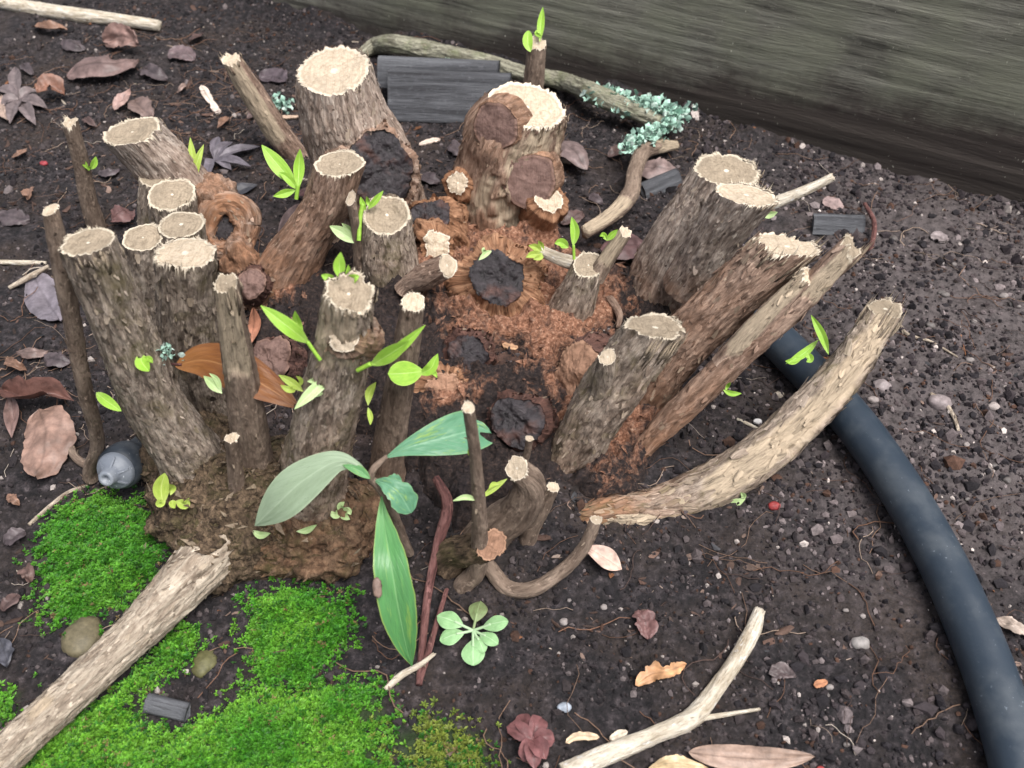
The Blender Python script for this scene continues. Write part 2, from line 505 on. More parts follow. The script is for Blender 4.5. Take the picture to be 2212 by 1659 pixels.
def tube(P, R, seg=None, step=0.08, rough=1.0, lump=0.07, ridge=0.045, cutn=None, jag=0.05, zone=None,
         peel=(), red=None, basecap=False, tipcap=False, irr=0.0):
    """a limb along P with radii R, rough bark, a sawn (or torn) tip; returns the shape with what the cut face needs"""
    _seed[0] += 7; sd = _seed[0]
    P = np.asarray(P, float); R = np.asarray(R, float)
    L = np.linalg.norm(np.diff(P, axis=0), axis=1).sum()
    n = int(np.clip(L / step, 14, 320))
    CR = catmull(np.column_stack([P, R]), n)
    C, r = CR[:, :3], CR[:, 3]
    T, N, B = frames(C)
    m = seg or int(np.clip(2 * math.pi * R.max() / (step * 0.95), 10, 128))
    th = np.linspace(0, 2 * math.pi, m, endpoint=False)
    s = np.linspace(0, L, n)
    r0 = float(np.median(r))
    TH, S = np.meshgrid(th, s); TH, S = TH.ravel(), S.ravel()
    off = sd * 3.7
    bk = np.stack([np.cos(TH) * r0 + off, np.sin(TH) * r0 + off * 0.3, S + off * 0.7], 1)
    rr = np.repeat(r, m)
    k1 = fbm(bk * [0.8 / max(r0, .3), 0.8 / max(r0, .3), 0.35], 3, sd)
    rid = 1 - np.abs(fbm(bk * [4.2, 4.2, 0.75], 4, sd + 3)) * 2.2
    fine = fbm(bk * [11, 11, 5], 3, sd + 5)
    rad_dir = np.cos(TH)[:, None] * np.repeat(N, m, 0) + np.sin(TH)[:, None] * np.repeat(B, m, 0)
    rnew = rr * (1 + lump * k1 * 1.6) + rough * (1.3 * ridge * (rid - 0.3) + 0.03 * fine) * np.minimum(1, rr / 0.5 + 0.15)
    if irr:
        rnew = rnew * (1 + irr * 1.5 * fbm(np.stack([np.cos(TH) * 1.2 + sd, np.sin(TH) * 1.2, S * .25], 1), 3, sd + 31))
    pl = np.zeros(len(S))
    for (d, ang, s0, s1, dep) in peel:
        du = unit(d)
        cosang = rad_dir @ du + 0.14 * fbm(bk * [2.5, 2.5, 1.2], 3, sd + 9)
        wob = 0.35 * fbm(bk * [3, 3, 0.6], 2, sd + 12)
        mk = sstep(math.cos(math.radians(ang)) - 0.05, math.cos(math.radians(ang)) + 0.05, cosang)
        mk = mk * sstep(s0 * L - 0.15, s0 * L + 0.15, S + wob) * sstep(s1 * L + 0.15, s1 * L - 0.15, S + wob)
        # the wood is laid bare as a flat, fibrous face
        flat = np.clip(cosang, 0.25, 1)
        rflat = rr * (1 - dep) / flat * 0.9
        tgt = np.minimum(rnew, rflat + rr * 0.03 * fbm(bk * [7, 7, .6], 3, sd + 15))
        rnew = rnew * (1 - mk) + tgt * mk
        pl = np.maximum(pl, mk)
    V = np.repeat(C, m, 0) + rad_dir * rnew[:, None]
    tipT = T[-1]
    cn = unit(cutn) if cutn is not None else tipT
    dot = max(0.3, float(cn @ tipT))
    rel = V - C[-1]
    z = zone or max(2.2 * r[-1], 0.4)
    # shear the last stretch on to the cutting plane
    w = sstep(L - z, L, S)
    radial = rad_dir * rnew[:, None]
    dl = -(radial @ cn) / dot
    jg = jag * (fbm(np.stack([np.cos(TH) * 2.2 * r0 / .8, np.sin(TH) * 2.2 * r0 / .8, TH * 0 + sd], 1), 4, sd + 21, 0.65) * 1.5)
    V = V + np.repeat(T, m, 0) * (w * (dl + jg))[:, None]
    F = grid_faces(n, m)
    F3 = []
    V = list(V); V = np.array(V)
    rd = np.zeros(len(S))
    if red is not None:
        rd = np.clip(np.interp(S / L, *zip(*red)) + 0.25 * k1, 0, 1)
    if basecap or tipcap:
        ex = []
        if basecap:
            ex.append(C[0]); c0 = len(V)
            F3 += [(c0, (j + 1) % m, j) for j in range(m)]
        if tipcap:
            ex.append(C[-1] + cn * r[-1] * 0.15); c1 = len(V) + len(ex) - 1; b0 = (n - 1) * m
            F3 += [(c1, b0 + j, b0 + (j + 1) % m) for j in range(m)]
        V = np.vstack([V, ex])
        bk = np.vstack([bk, np.repeat(bk[-1:], len(ex), 0)])
        rd = np.append(rd, np.repeat(rd[-1], len(ex))); pl = np.append(pl, np.repeat(pl[-1], len(ex)))
    return dict(V=V, F4=F, F3=np.array(F3) if F3 else None, bk=bk, red=rd, peel=pl, ring=V[(n - 1) * m:n * m], C=C, r=r,
                T=T, N=N, B=B, n=cn, m=m, L=L, r0=r0, sd=sd, rnew=rnew)


def add_tube(bag, t):
    bag.add(t['V'], t['F4'], t['F3'], bk=t['bk'], red=t['red'], peel=t['peel'])


def add_flakes(bag, t, count, size=0.35, lift=0.07):
    """loose strips of bark standing a little off the limb"""
    g = np.random.default_rng(t['sd'])
    n, m = len(t['C']), t['m']
    for _ in range(count):
        i = int(g.integers(2, max(3, n - 3))); j = int(g.integers(0, m)); k = i * m + j
        p = t['V'][k]; rd = unit(p - t['C'][i]); ax = t['T'][i]; sd = np.cross(ax, rd)
        ln = size * g.uniform(0.4, 1.3); wd = ln * g.uniform(0.12, 0.3); lf = lift * g.uniform(0.2, 1.4)
        sg = 1 if g.random() < 0.65 else -1
        tw = g.uniform(-.35, .35)
        axx = unit(ax + sd * tw) * sg
        q = [p - sd * wd - axx * ln * .5 - rd * .02, p + sd * wd - axx * ln * .5 - rd * .02,
             p + sd * wd * 1.05 + axx * ln * .05 + rd * lf * .35, p - sd * wd * .95 + axx * ln * .05 + rd * lf * .35,
             p + sd * wd * .35 + axx * ln * .55 + rd * lf, p - sd * wd * .5 + axx * ln * .48 + rd * lf]
        b0 = t['bk'][k] + g.uniform(-9, 9, 3)
        bkk = np.array([b0 + [0, 0, -.1], b0 + [.1, 0, -.1], b0 + [.1, 0, 0], b0, b0 + [.05, 0, .1], b0 + [0, 0, .1]])
        bag.add(q, [(0, 1, 2, 3), (3, 2, 4, 5)], bk=bkk, red=np.full(6, t['red'][k]), peel=np.full(6, min(1, t['peel'][k] + (0.45 if g.random() < .22 else 0))))


def add_shards(bag, t, count, ln=.6, d=None, spread=60, up=.35, wid=.05):
    """long splinters of torn wood and bark at the tip of a limb"""
    g = np.random.default_rng(t['sd'] + 5)
    n, m = len(t['C']), t['m']; ax = t['T'][-1]
    c = t['ring'].mean(0)
    for _ in range(count):
        for _try in range(30):
            j = int(g.integers(0, m)); o = unit(t['ring'][j] - c)
            if d is None or np.dot(o, unit(d)) > math.cos(math.radians(spread)): break
        L = ln * g.uniform(.4, 1.3); h = up * g.uniform(-.6, 1.2); w = wid * g.uniform(.4, 1.4)
        i0 = max(0, n - 1 - int(L / (t['L'] / (n - 1))))
        p0 = t['V'][i0 * m + j]; p1 = t['ring'][j]; rd = unit(p1 - c); sd = np.cross(ax, rd); ot = g.uniform(.0, .12)
        tip = p1 + ax * h + rd * ot + sd * g.uniform(-.1, .1)
        md = (p0 + tip) / 2 + rd * .03
        q = [p0 - sd * w - rd * .05, p0 + sd * w - rd * .05, md + sd * w * 1.1, md - sd * w * .9, md + rd * .05, tip]
        bag.add(q, None, [(0, 1, 4), (1, 2, 4), (3, 0, 4), (2, 5, 4), (5, 3, 4), (3, 5, 2), (0, 3, 2), (0, 2, 1)], bk=np.array(q) * 1.5 + g.uniform(-9, 9, 3), red=np.zeros(6), peel=np.full(6, g.choice([1.0, .8, .2])))


def cut_face(t, dish=0.03, fray=1.0, chop=0.06, rot=0.0):
    """the sawn end: a rough disc inside the bark with a torn, pale, splintered rim"""
    bag = Bag()
    ring = t['ring']; m = len(ring); c = ring.mean(0); n = t['n']; sd = t['sd']
    rm = np.linalg.norm(ring - c, axis=1).mean()
    K = int(np.clip(rm / 0.05, 6, 22))
    ks = np.linspace(0.985, 0, K + 1)[:-1]
    u = ring - c
    e1 = unit(u[0]); e2 = np.cross(n, e1)
    V = []; CF = []; RD = []
    for k in ks:
        p = c + u * k - np.outer((u @ n) * k * (1 - k ** 5), n)
        q = np.stack([u @ e1 * k, u @ e2 * k, np.full(m, sd * 1.3)], 1)
        hgt = chop * rm * fbm(q * (1.6 / rm) , 4, sd) - dish * rm * (1 - k) ** 0.5 - 0.012 + 0.012 * fbm(q * 9, 3, sd + 2)
        if rot: hgt = hgt - rot * rm * np.sqrt(max(0, 1 - k * k)) * (0.7 + 0.6 * fbm(q * (1.5 / rm), 3, sd + 5))
        V.append(p + n * hgt[:, None]); CF.append(q); RD.append(np.full(m, k))
    V.append([c - n * (dish * rm + rot * rm * 0.8 + .012)]); CF.append([[0, 0, sd * 1.3]]); RD.append([0.0])
    V = np.vstack(V); CF = np.vstack(CF); RD = np.concatenate(RD)
    F4 = grid_faces(K, m)
    last = (K - 1) * m
    F3 = np.array([(last + j, last + (j + 1) % m, K * m) for j in range(m)])
    bag.add(V, F4, F3, cf=CF, rad=RD)
    if fray > 0:
        g = np.random.default_rng(sd + 1)
        nb = int(2 * math.pi * rm / 0.022 * min(1.6, 0.4 + fray * .7))
        for _ in range(nb):
            x = g.uniform(0, m); j = int(x); f = x - j
            p = ring[j % m] * (1 - f) + ring[(j + 1) % m] * f
            o = unit(p - c - n * np.dot(p - c, n)); tg = np.cross(n, o)
            patch = vn(np.array([[j / m * 11.0, sd, 0.3]]), 4)[0]
            if g.random() > 0.17 + patch * .75: continue
            w = g.uniform(.006, .03) * (0.7 + rm * .25) * (3.0 if g.random() < .12 else 1); kind = g.random()
            h = g.uniform(.005, .055) * fray * (1.1 + patch) * (2.6 if g.random() < .06 else 1)
            base = p - o * g.uniform(.02, .09) * rm
            tl = tg * g.uniform(-2.5, 2.5) * w
            if kind < 0.5:      # standing splinter
                q = [base - tg * w, base + tg * w, p + n * h + o * g.uniform(-.03, .05) + tl]
                bag.add(q, None, [(0, 1, 2)], cf=np.array(q) * 1.0 + sd, rad=np.full(3, 1.0))
            else:                # strip torn down over the bark
                d = g.uniform(.01, .09) * fray * (1.1 + patch) * (2.2 if g.random() < .12 else 1)
                a = unit(-t['T'][-1])
                q = [base - tg * w + n * .012, base + tg * w + n * .012, p + tg * w + o * .02 + n * .006, p - tg * w + o * .02 + n * .006,
                     p + tl * .6 + o * g.uniform(.015, .05) + a * d]
                bag.add(q, [(0, 1, 2, 3)], [(3, 2, 4)], cf=np.array(q) * 1.0 + sd, rad=np.full(5, 1.0))
    return bag


def blob(c, rx, ry, rz, rot=None, amp=0.15, freq=1.2, seg=56, fine=0.02):
    _seed[0] += 5; sd = _seed[0]
    a = np.linspace(0, math.pi, seg // 2 + 1); b = np.linspace(0, 2 * math.pi, seg, endpoint=False)
    A, Bb = np.meshgrid(a, b, indexing='ij')
    D = np.stack([np.sin(A) * np.cos(Bb), np.sin(A) * np.sin(Bb), np.cos(A)], -1).reshape(-1, 3)
    rm = (rx + ry + rz) / 3
    k = 1 + amp * 1.6 * fbm(D * freq + sd, 4, sd)
    V = D * [rx, ry, rz] * k[:, None]
    V = V + D * (fine * fbm(V * 7 + sd, 3, sd + 3))[:, None]
    if rot is not None: V = V @ np.asarray(rot).T
    F = grid_faces(seg // 2 + 1, seg)
    V = V + np.asarray(c)
    return dict(V=V, F4=F, F3=None, bk=V + sd, red=np.zeros(len(V)), peel=np.zeros(len(V)), D=D)


def basis(z, x=(1, 0, 0)):
    z = unit(z); x = np.asarray(x, float); x = unit(x - z * z.dot(x)); y = np.cross(z, x)
    return np.stack([x, y, z], 1)


def add_leaf(bag, mid, width, up=(0, 0, 1), fold=0.25, peak=0.45, blunt=0.9, curl=0.0, wave=0.03, nl=26, nw=10, cut=0.0, tint=None, thick=0.012,
             edge=0.0, serr=0.0):
    """a leaf blade round its midrib; lf = (across, along, 0); given a real thickness"""
    _seed[0] += 3; sd = _seed[0]
    M = catmull(np.asarray(mid, float), nl)
    T = np.gradient(M, axis=0); T /= np.linalg.norm(T, axis=1)[:, None] + 1e-9
    up = np.asarray(up, float)
    if up.ndim == 2: up = catmull(up, nl)
    else: up = np.repeat(up[None], nl, 0)
    S = np.cross(T, up); S /= np.linalg.norm(S, axis=1)[:, None] + 1e-9
    U = np.cross(S, T)
    t = np.linspace(0, 1, nl)
    tt = t * (1 - cut)
    ex = math.log(0.5) / math.log(peak)
    w = width * np.sin(math.pi * np.clip(tt, 0, 1) ** ex) ** blunt
    w = np.maximum(w, 0.035 * width)
    x = np.linspace(-1, 1, nw * 2 + 1)
    X, I = np.meshgrid(x, np.arange(nl)); X, I = X.ravel(), I.ravel()
    ww = w[I]
    jn = fbm(np.stack([X * 1.3, t[I] * 4, np.full(len(I), sd)], 1), 3, sd)
    en = 1 + edge * fbm(np.stack([np.sign(X) * 3, t[I] * 9, np.full(len(I), sd + .5)], 1), 4, sd + 2) * np.abs(X)
    if serr: en = en * (1 + serr * np.abs(X) * (np.abs(((t[I] * 11) % 1) - .5) - .25))
    hz = fold * np.abs(X) * ww + curl * ww * (X ** 2) + wave * width * jn * 2
    V = M[I] + S[I] * (X * ww * en)[:, None] + U[I] * hz[:, None]
    if cut:
        V = V + T[I] * (width * 0.35 * fbm(np.stack([X * 2.4, X * 0, np.full(len(I), sd + 1.)], 1), 3, sd) * sstep(0.8, 1, t[I]))[:, None]
    lf = np.stack([X, t[I], np.full(len(I), sd * 0.37)], 1)
    F = grid_faces(nl, nw * 2 + 1, False)
    nrm = U[I]
    n0 = len(V)
    V2 = np.vstack([V, V - nrm * thick])
    F2 = F[:, ::-1] + n0
    kw = dict(lf=np.vstack([lf, lf]))
    if tint is not None:
        tn = np.asarray(tint, float) * (1 + 0.5 * fbm(np.stack([X * 2, t[I] * 5, np.full(len(I), sd + 7)], 1), 4, sd + 7))[:, None]
        tn = tn * (1 - 0.35 * (np.abs(X) < 0.06))[:, None]
        kw['tint'] = np.vstack([tn, tn * 0.9])
    bag.add(V2, np.vstack([F, F2]), None, **kw)


def ellipse_poly(u, v, a, b, n=24):
    return [(u + a * math.cos(2 * math.pi * i / n), v + b * math.sin(2 * math.pi * i / n)) for i in range(n)]


# ------------------------------------------------------------------ the ground's lie
HILL = PZ(960, 720, 1.0)
MOSS_PIX = {
    'a': [(150, 1085), (215, 1062), (300, 1085), (335, 1180), (345, 1235), (300, 1270), (205, 1330), (120, 1335), (92, 1235), (70, 1185)],
    'b': [(540, 1300), (630, 1268), (735, 1300), (752, 1370), (690, 1425), (655, 1475), (570, 1465), (530, 1380)],
    'c': [(420, 1560), (560, 1490), (700, 1462), (805, 1505), (815, 1560), (770, 1590), (840, 1640), (860, 1800), (-120, 1800), (-60, 1660), (70, 1560),
          (240, 1520), (330, 1570), (370, 1590)],
    'd': [(270, 1480), (385, 1345), (420, 1370), (400, 1430), (310, 1490)],
    'e': [(850, 1590), (930, 1550), (1035, 1590), (1060, 1665), (1040, 1800), (850, 1800)],
    'f': [(-60, 1520), (40, 1490), (60, 1530), (0, 1580), (-60, 1600)],
}
MOSS_W = {k: np.array([PZ(u, v, 0.1)[:2] for u, v in p]) for k, p in MOSS_PIX.items()}
MOSS_HT = dict(a=0.42, b=0.45, c=0.42, d=0.25, e=0.18, f=0.18)


def poly_sd(poly, x, y):
    """signed distance to a polygon, positive inside"""
    d = np.full(x.shape, 1e9); ins = np.zeros(x.shape, bool)
    n = len(poly)
    for i in range(n):
        ax, ay = poly[i]; bx, by = poly[(i + 1) % n]
        ex, ey = bx - ax, by - ay
        t = np.clip(((x - ax) * ex + (y - ay) * ey) / (ex * ex + ey * ey), 0, 1)
        d = np.minimum(d, np.hypot(x - ax - t * ex, y - ay - t * ey))
        c = ((ay > y) != (by > y)) & (x < (bx - ax) * (y - ay) / ((by - ay) if by != ay else 1e-9) + ax)
        ins ^= c
    return np.where(ins, d, -d)


def moss_field(x, y):
    out = np.full(x.shape, -5.0); h = np.zeros(x.shape)
    nz = 0.55 * fbm(np.stack([x * .9, y * .9, x * 0 + 3.3], 1), 4, 77, 0.6)
    for k, p in MOSS_W.items():
        lo, hi = p.min(0) - 2, p.max(0) + 2
        s = (x > lo[0]) & (x < hi[0]) & (y > lo[1]) & (y < hi[1])
        if s.any():
            d = poly_sd(p, x[s], y[s]) + nz[s]
            out[s] = np.maximum(out[s], d)
            h[s] = np.maximum(h[s], MOSS_HT[k] * sstep(-0.1, 1.1, d))
    return out, h


bA, bB = PZ(850, 80, 0.0), PZ(2212, 436, 0.0)
bd = unit(bB - bA)


def board_side(x, y):
    """distance in front of the edging board's near face (positive on the garden side)"""
    nrm = np.array([bd[1], -bd[0]])
    return (x - bA[0]) * nrm[0] + (y - bA[1]) * nrm[1]


def h_low(x, y):
    x = np.atleast_1d(np.asarray(x, float)); y = np.atleast_1d(np.asarray(y, float))
    h = 1.9 * np.exp(-((x - HILL[0]) / 9.5) ** 2 - ((y - HILL[1] - 1) / 8.5) ** 2)
    h = h + 0.5 * fbm(np.stack([x * .12, y * .12, x * 0], 1), 3, 5)
    d = np.maximum(board_side(x, y), 0)
    h = h + np.exp(-(d / 1.6) ** 2) * np.maximum(0, .35 + 1.3 * fbm(np.stack([x * .3, y * .3, x * 0 + 8], 1), 4, 15))
    return h


def h_full(x, y):
    x = np.asarray(x, float); y = np.asarray(y, float)
    q = np.stack([x, y, x * 0], 1)
    m, mh = moss_field(x, y)
    h = h_low(x, y) + 0.28 * fbm(q * .55, 4, 31, 0.55) + 0.16 * np.abs(fbm(q * 1.7, 3, 41, 0.6)) + 0.05 * fbm(q * 7, 3, 51, 0.6)
    return h + mh * (1 + 0.35 * fbm(q * 1.3, 3, 61)), m


def G(u, v, dz=0.0):
    """the place on the ground (raised by dz) seen at a picture point"""
    z = 0.5
    for _ in range(12):
        p = PZ(u, v, z)
        z = float(h_full(p[:1], p[1:2])[0][0]) + dz
    return PZ(u, v, z)


def build_ground():
    def axis(a, b, st, far):
        core = np.arange(a, b, st); o = []; x = b; s = st
        while x < far: s *= 1.35; x += s; o.append(x)
        l = []; x = a; s = st
        while x > -far: s *= 1.35; x -= s; l.append(x)
        return np.concatenate([l[::-1], core, o])
    xs = axis(-33, 33, 0.085, 3000); ys = axis(9, 72, 0.085, 3000)
    X, Y = np.meshgrid(xs, ys); x, y = X.ravel(), Y.ravel()
    z, m = h_full(x, y)
    far = np.maximum(np.abs(x) - 40, 0) + np.maximum(np.abs(y - 40) - 40, 0)
    z = z * np.exp(-far / 200)
    px = to_px(np.stack([x, y, z], 1))
    u, v = px[:, 0], px[:, 1]
    cx = np.exp(-((u - 960) / 300) ** 2 - ((v - 700) / 200) ** 2)
    tan = sstep(1500, 2000, u) * sstep(1500, 1000, v) * (y < 60) * (y > 5)
    F = grid_faces(len(ys), len(xs), False)
    b = Bag(); b.add(np.stack([x, y, z], 1), F, None, moss=sstep(-0.3, 0.3, m), red=np.clip(cx, 0, 1) * 0.8, tan=tan * 0.9)
    o = bpy.data.objects.new("ground", b.mesh("ground", SOIL))
    COL.objects.link(o)
    tag(o, "dark damp garden soil strewn with fine debris", None, None, 'structure')


build_ground()

# ------------------------------------------------------------------ the pruned shrub
SHRUB = Thing("pruned_shrub", "shrub cut back hard to a clump of many short sawn stems with green shoots", "shrub", PZ(760, 900, 0))
TOCAM = unit([0, -0.7, 0.7])
UP = np.array([0, 0, 1.0])
STEMS = {}


def limb(pts, hw, zb=None, dy=0.0, ys=None, sink=1.6, flare=1.25, along=None, zs=None):
    """picture points base -> tip and half widths in picture units -> a centreline and radii in cm"""
    pts = np.asarray(pts, float)
    if zb is None: zb = float(G(pts[0][0], pts[0][1])[2]) - 0.3
    b = PZ(pts[0][0], pts[0][1], zb)
    ln = np.concatenate([[0], np.cumsum(np.linalg.norm(np.diff(pts, axis=0), axis=1))]); ln /= ln[-1]
    yy = b[1] + (np.interp(ln, *zip(*ys)) if ys else dy * ln)
    P = np.array([PY(p[0], p[1], y) for p, y in zip(pts, yy)])
    if zs: P = np.array([PZ(p[0], p[1], z) for p, z in zip(pts, zs)])
    if along: P = np.array([PD(p[0], p[1], depth_at(STEMS[along[0]], p[0], p[1], 0) - o) for p, o in zip(pts, along[1])])
    hw = np.interp(ln, np.linspace(0, 1, len(hw)), hw)
    R = np.array([h * depth(p) / FPX for h, p in zip(hw, P)])
    if sink:
        d = unit(P[0] - P[1]); d = unit(d + [0, 0, -0.7])
        P = np.vstack([P[0] + d * sink, P]); R = np.concatenate([[R[0] * flare], R])
    return P, R


def depth_at(t, u, v, front=0.9):
    px = to_px(t['C']); k = int(np.argmin(np.hypot(px[:, 0] - u, px[:, 1] - v)))
    return depth(t['C'][k]) - front * t['r'][k]


def stem(key, pts, hw, mat, cut=CUT_GREY, label=None, fray=1.0, cutn=None, flakes=60, fl=0.35, rough=1.0, lump=.07, ridge=.045, jag=.05,
         peel=(), red=None, face=True, dish=.03, chop=.06, rotd=0.0, zone=None, name="stem", parts=None, step=.08, tipcap=False, shards=None, irr=0.06, **kw):
    P, R = limb(pts, hw, **kw)
    T = unit(P[-1] - P[-2])
    if cutn is None: cutn = unit(T * 0.55 + UP * 0.6)
    t = tube(P, R, rough=rough, lump=lump, ridge=ridge, jag=jag, peel=peel, red=red, cutn=cutn, zone=zone, step=step, tipcap=tipcap or not face, irr=irr)
    b = Bag(); add_tube(b, t)
    if flakes: add_flakes(b, t, int(flakes * 2.4), fl)
    if shards: add_shards(b, t, *shards)
    o = SHRUB.part(name, b, mat, None, label)
    t['o'] = o
    if face:
        SHRUB.part("cut_face" if cut is not ROT else "rotten_face", cut_face(t, dish, fray, chop, rotd), cut, o)
    STEMS[key] = t
    return t


REDBASE = [(0, 1), (.25, .9), (.6, .25), (1, 0)]
S = stem
S('s1', [(795, 470), (775, 340), (742, 240), (722, 150)], [128, 108, 90, 76], BARK_TAN, CUT_PALE, "tall thick stem with a bright sawn top", fray=1.5, dy=0.3,
  cutn=(-.12, -.22, .97), red=[(0, .8), (.4, .3), (1, 0)], flakes=200, fl=.5, jag=.14, ridge=.085, shards=(10, .4, (1, 0, 0), 50, .15))
S('s2', [(1095, 470), (1092, 380), (1110, 300), (1142, 228)], [118, 122, 106, 80], BARK_RED, CUT_PALE, "thick stem with old wounds and a bright jagged cut", fray=1.5,
  dy=0.2, cutn=(.2, -.1, .97), red=[(0, .9), (.5, .4), (1, .1)], flakes=150, fl=.45, jag=.2, lump=.12,
  peel=[((.42, -.85, .1), 30, .30, .98, .05), ((.95, -.3, .1), 24, .5, .97, .06), ((-.25, -.9, .1), 17, .42, .66, .03), ((-.75, -.6, .1), 12, .25, .5, .03)], shards=(16, .7, (.8, -.4, .2), 60, .25))
S('s3', [(465, 560), (420, 450), (345, 350), (285, 283)], [72, 66, 60, 60], BARK_TAN, CUT_GREY, "thick stem leaning outwards with a weathered oval cut", fray=1.4,
  dy=-.8, cutn=(-.1, .0, 1), red=[(0, .9), (.45, .5), (1, 0)], flakes=110, jag=.1, shards=(10, .4, (1, -.2, 0), 60, .15))
S('s4', [(345, 600), (330, 480), (335, 380)], [30, 31, 31], BARK_GREY, CUT_GREY, fray=1.3, dy=-.2, flakes=25, fl=.25, cutn=(0, -.15, 1))
S('s5', [(400, 640), (382, 520), (372, 418)], [44, 45, 47], BARK_GREY, CUT_GREY, fray=1.5, dy=-.4, flakes=40, cutn=(0, -.2, 1), jag=.08)
S('s6', [(440, 720), (410, 600), (392, 483)], [46, 46, 50], BARK_GREY, CUT_GREY, fray=1.3, dy=-.6, flakes=50, cutn=(.03, 0, 1))
S('s7', [(340, 760), (325, 640), (308, 512)], [36, 38, 43], BARK_GREY, CUT_GREY, fray=1.3, dy=-.6, flakes=40, cutn=(0, -.1, 1))
S('s8', [(452, 880), (420, 780), (404, 660), (398, 545)], [58, 61, 62, 64], BARK_GREY, CUT_PALE, "upright stem with a freshly sawn pale top", fray=1.7, dy=-.9,
  flakes=140, cutn=(.03, .12, 1), jag=.1, ridge=.07, zb=1.6)
S('s9', [(420, 1000), (340, 880), (262, 700), (190, 523)], [70, 60, 57, 56], BARK_GREY, CUT_GREY, "long stem leaning outwards with a pale pith spot in its cut",
  fray=1.3, dy=-.9, flakes=190, cutn=(-.06, .1, 1), jag=.09, zb=2.2, ridge=.065, shards=(18, .9, (.6, -.7, 0), 60, -.1))
S('s10', [(552, 1010), (530, 870), (508, 740), (488, 612)], [42, 38, 31, 26], BARK_SMOOTH, CUT_GREY, "thin stem split open along its upper half", fray=1.2, dy=-.5,
  flakes=25, fl=.25, cutn=unit((-.2, -.5, .8)), jag=.25, ridge=.02, lump=.04, zb=2.4, peel=[((.1, -.8, .55), 70, .66, 1.1, .35)], shards=(8, 1.2, (.8, -.2, 0), 60, .2))
S('s11', [(512, 1045), (506, 1000), (500, 946)], [18, 15, 14], BARK_SMOOTH, CUT_PALE, fray=.6, zb=3.0, flakes=6, fl=.15, dy=-.2, sink=.6)
S('s12', [(675, 1080), (690, 950), (728, 800), (752, 632)], [76, 68, 58, 50], BARK_GREY, CUT_GREY, "stem in the middle with a chopped two step top", fray=1.6, dy=-.6,
  flakes=200, jag=.28, zb=1.6, cutn=(.25, -.35, .9), red=[(0, .5), (.3, .2), (1, 0)], ridge=.065, chop=.3, peel=[((-.3, -.7, .3), 60, .8, 1.05, .08)], shards=(16, .5, (.8, -.5, 0), 70, .1))
S('s13', [(838, 990), (858, 860), (878, 750), (893, 652)], [38, 34, 29, 25], BARK_SMOOTH, CUT_PALE, "thin upright stem with a small pale cut", fray=1.0, dy=-.3,
  flakes=16, fl=.2, ridge=.018, zb=1.8, cutn=(.1, -.25, 1), red=[(0, .5), (.4, 0), (1, 0)])
S('s14', [(845, 610), (838, 540), (836, 462)], [66, 58, 51], BARK_GREY, CUT_GREY, "short stub with a chopped grey cut", fray=1.7, flakes=80, cutn=(.05, -.35, 1), chop=.25, jag=.12,
  red=[(0, .7), (.5, .1), (1, 0)])
S('s15', [(600, 620), (650, 530), (705, 445), (733, 352)], [68, 55, 48, 50], BARK_RED, CUT_GREY, "curved reddish stem with a grey cut", fray=1.4, dy=.5, flakes=90,
  cutn=(.0, -.02, 1), red=[(0, 1), (.5, .5), (1, .1)], jag=.09)
S('s16', [(640, 340), (600, 285), (545, 200), (500, 128)], [26, 27, 26, 20], BARK_RED, CUT_PALE, "broken leaning stem with its pale wood laid bare", fray=1.2, dy=-.2, flakes=20, fl=.25,
  cutn=unit((-.3, -.2, .9)), jag=.3, peel=[((-.25, -.75, .5), 62, .38, 1.1, .12)], ridge=.03, shards=(8, .7, None, 60, .4))
S('s17', [(212, 500), (190, 430), (172, 340), (150, 262)], [20, 18, 17, 18], BARK_SMOOTH, CUT_PALE, "thin stem with a snapped pale tip", fray=1.6, dy=-.3, flakes=12, fl=.2,
  cutn=(-.3, -.1, 1), jag=.22, ridge=.02)
S('s18', [(195, 1010), (210, 950), (180, 830), (155, 690), (128, 540), (108, 452)], [14, 15, 17, 20, 21, 17], BARK_SMOOTH, CUT_PALE, "long thin crooked outer stem", fray=.5, ys=[(0, 0), (.3, -1.0), (1, -1.2)],
  flakes=30, fl=.2, ridge=.02, cutn=(-.2, -.2, 1), zb=.7, sink=.7)
S('s19', [(1440, 640), (1478, 540), (1525, 450), (1568, 368)], [98, 84, 74, 66], BARK_TAN, CUT_GREY, "thick stem with a stepped double sawn top", fray=1.5, dy=.3,
  flakes=220, cutn=(.06, -.02, 1), jag=.12, red=[(0, 1), (.25, .7), (.5, 0), (1, 0)], ridge=.09, shards=(14, .5, (.8, 0, .2), 60, .25))
S('s19b', [(1480, 620), (1540, 520), (1612, 420)], [54, 52, 62], BARK_TAN, CUT_PALE, "fork of the thick stem, cut lower and paler", fray=1.8, dy=-.7, flakes=90,
  cutn=(.1, .25, 1), jag=.13, sink=0, zb=2.6, ridge=.07, red=[(0, .6), (.4, 0), (1, 0)], shards=(14, .5, (.8, 0, .2), 70, .3))
S('s20', [(1400, 850), (1480, 740), (1590, 630), (1700, 530)], [48, 56, 54, 58], BARK_RED, CUT_PALE, "thick leaning stem with a torn jagged top", fray=1.9, dy=.8, flakes=190,
  cutn=(.1, .22, 1), jag=.24, ridge=.1, fl=.5, red=[(0, .8), (.4, .4), (1, .1)], zb=1.2, shards=(40, 1.1, None, 60, .4))
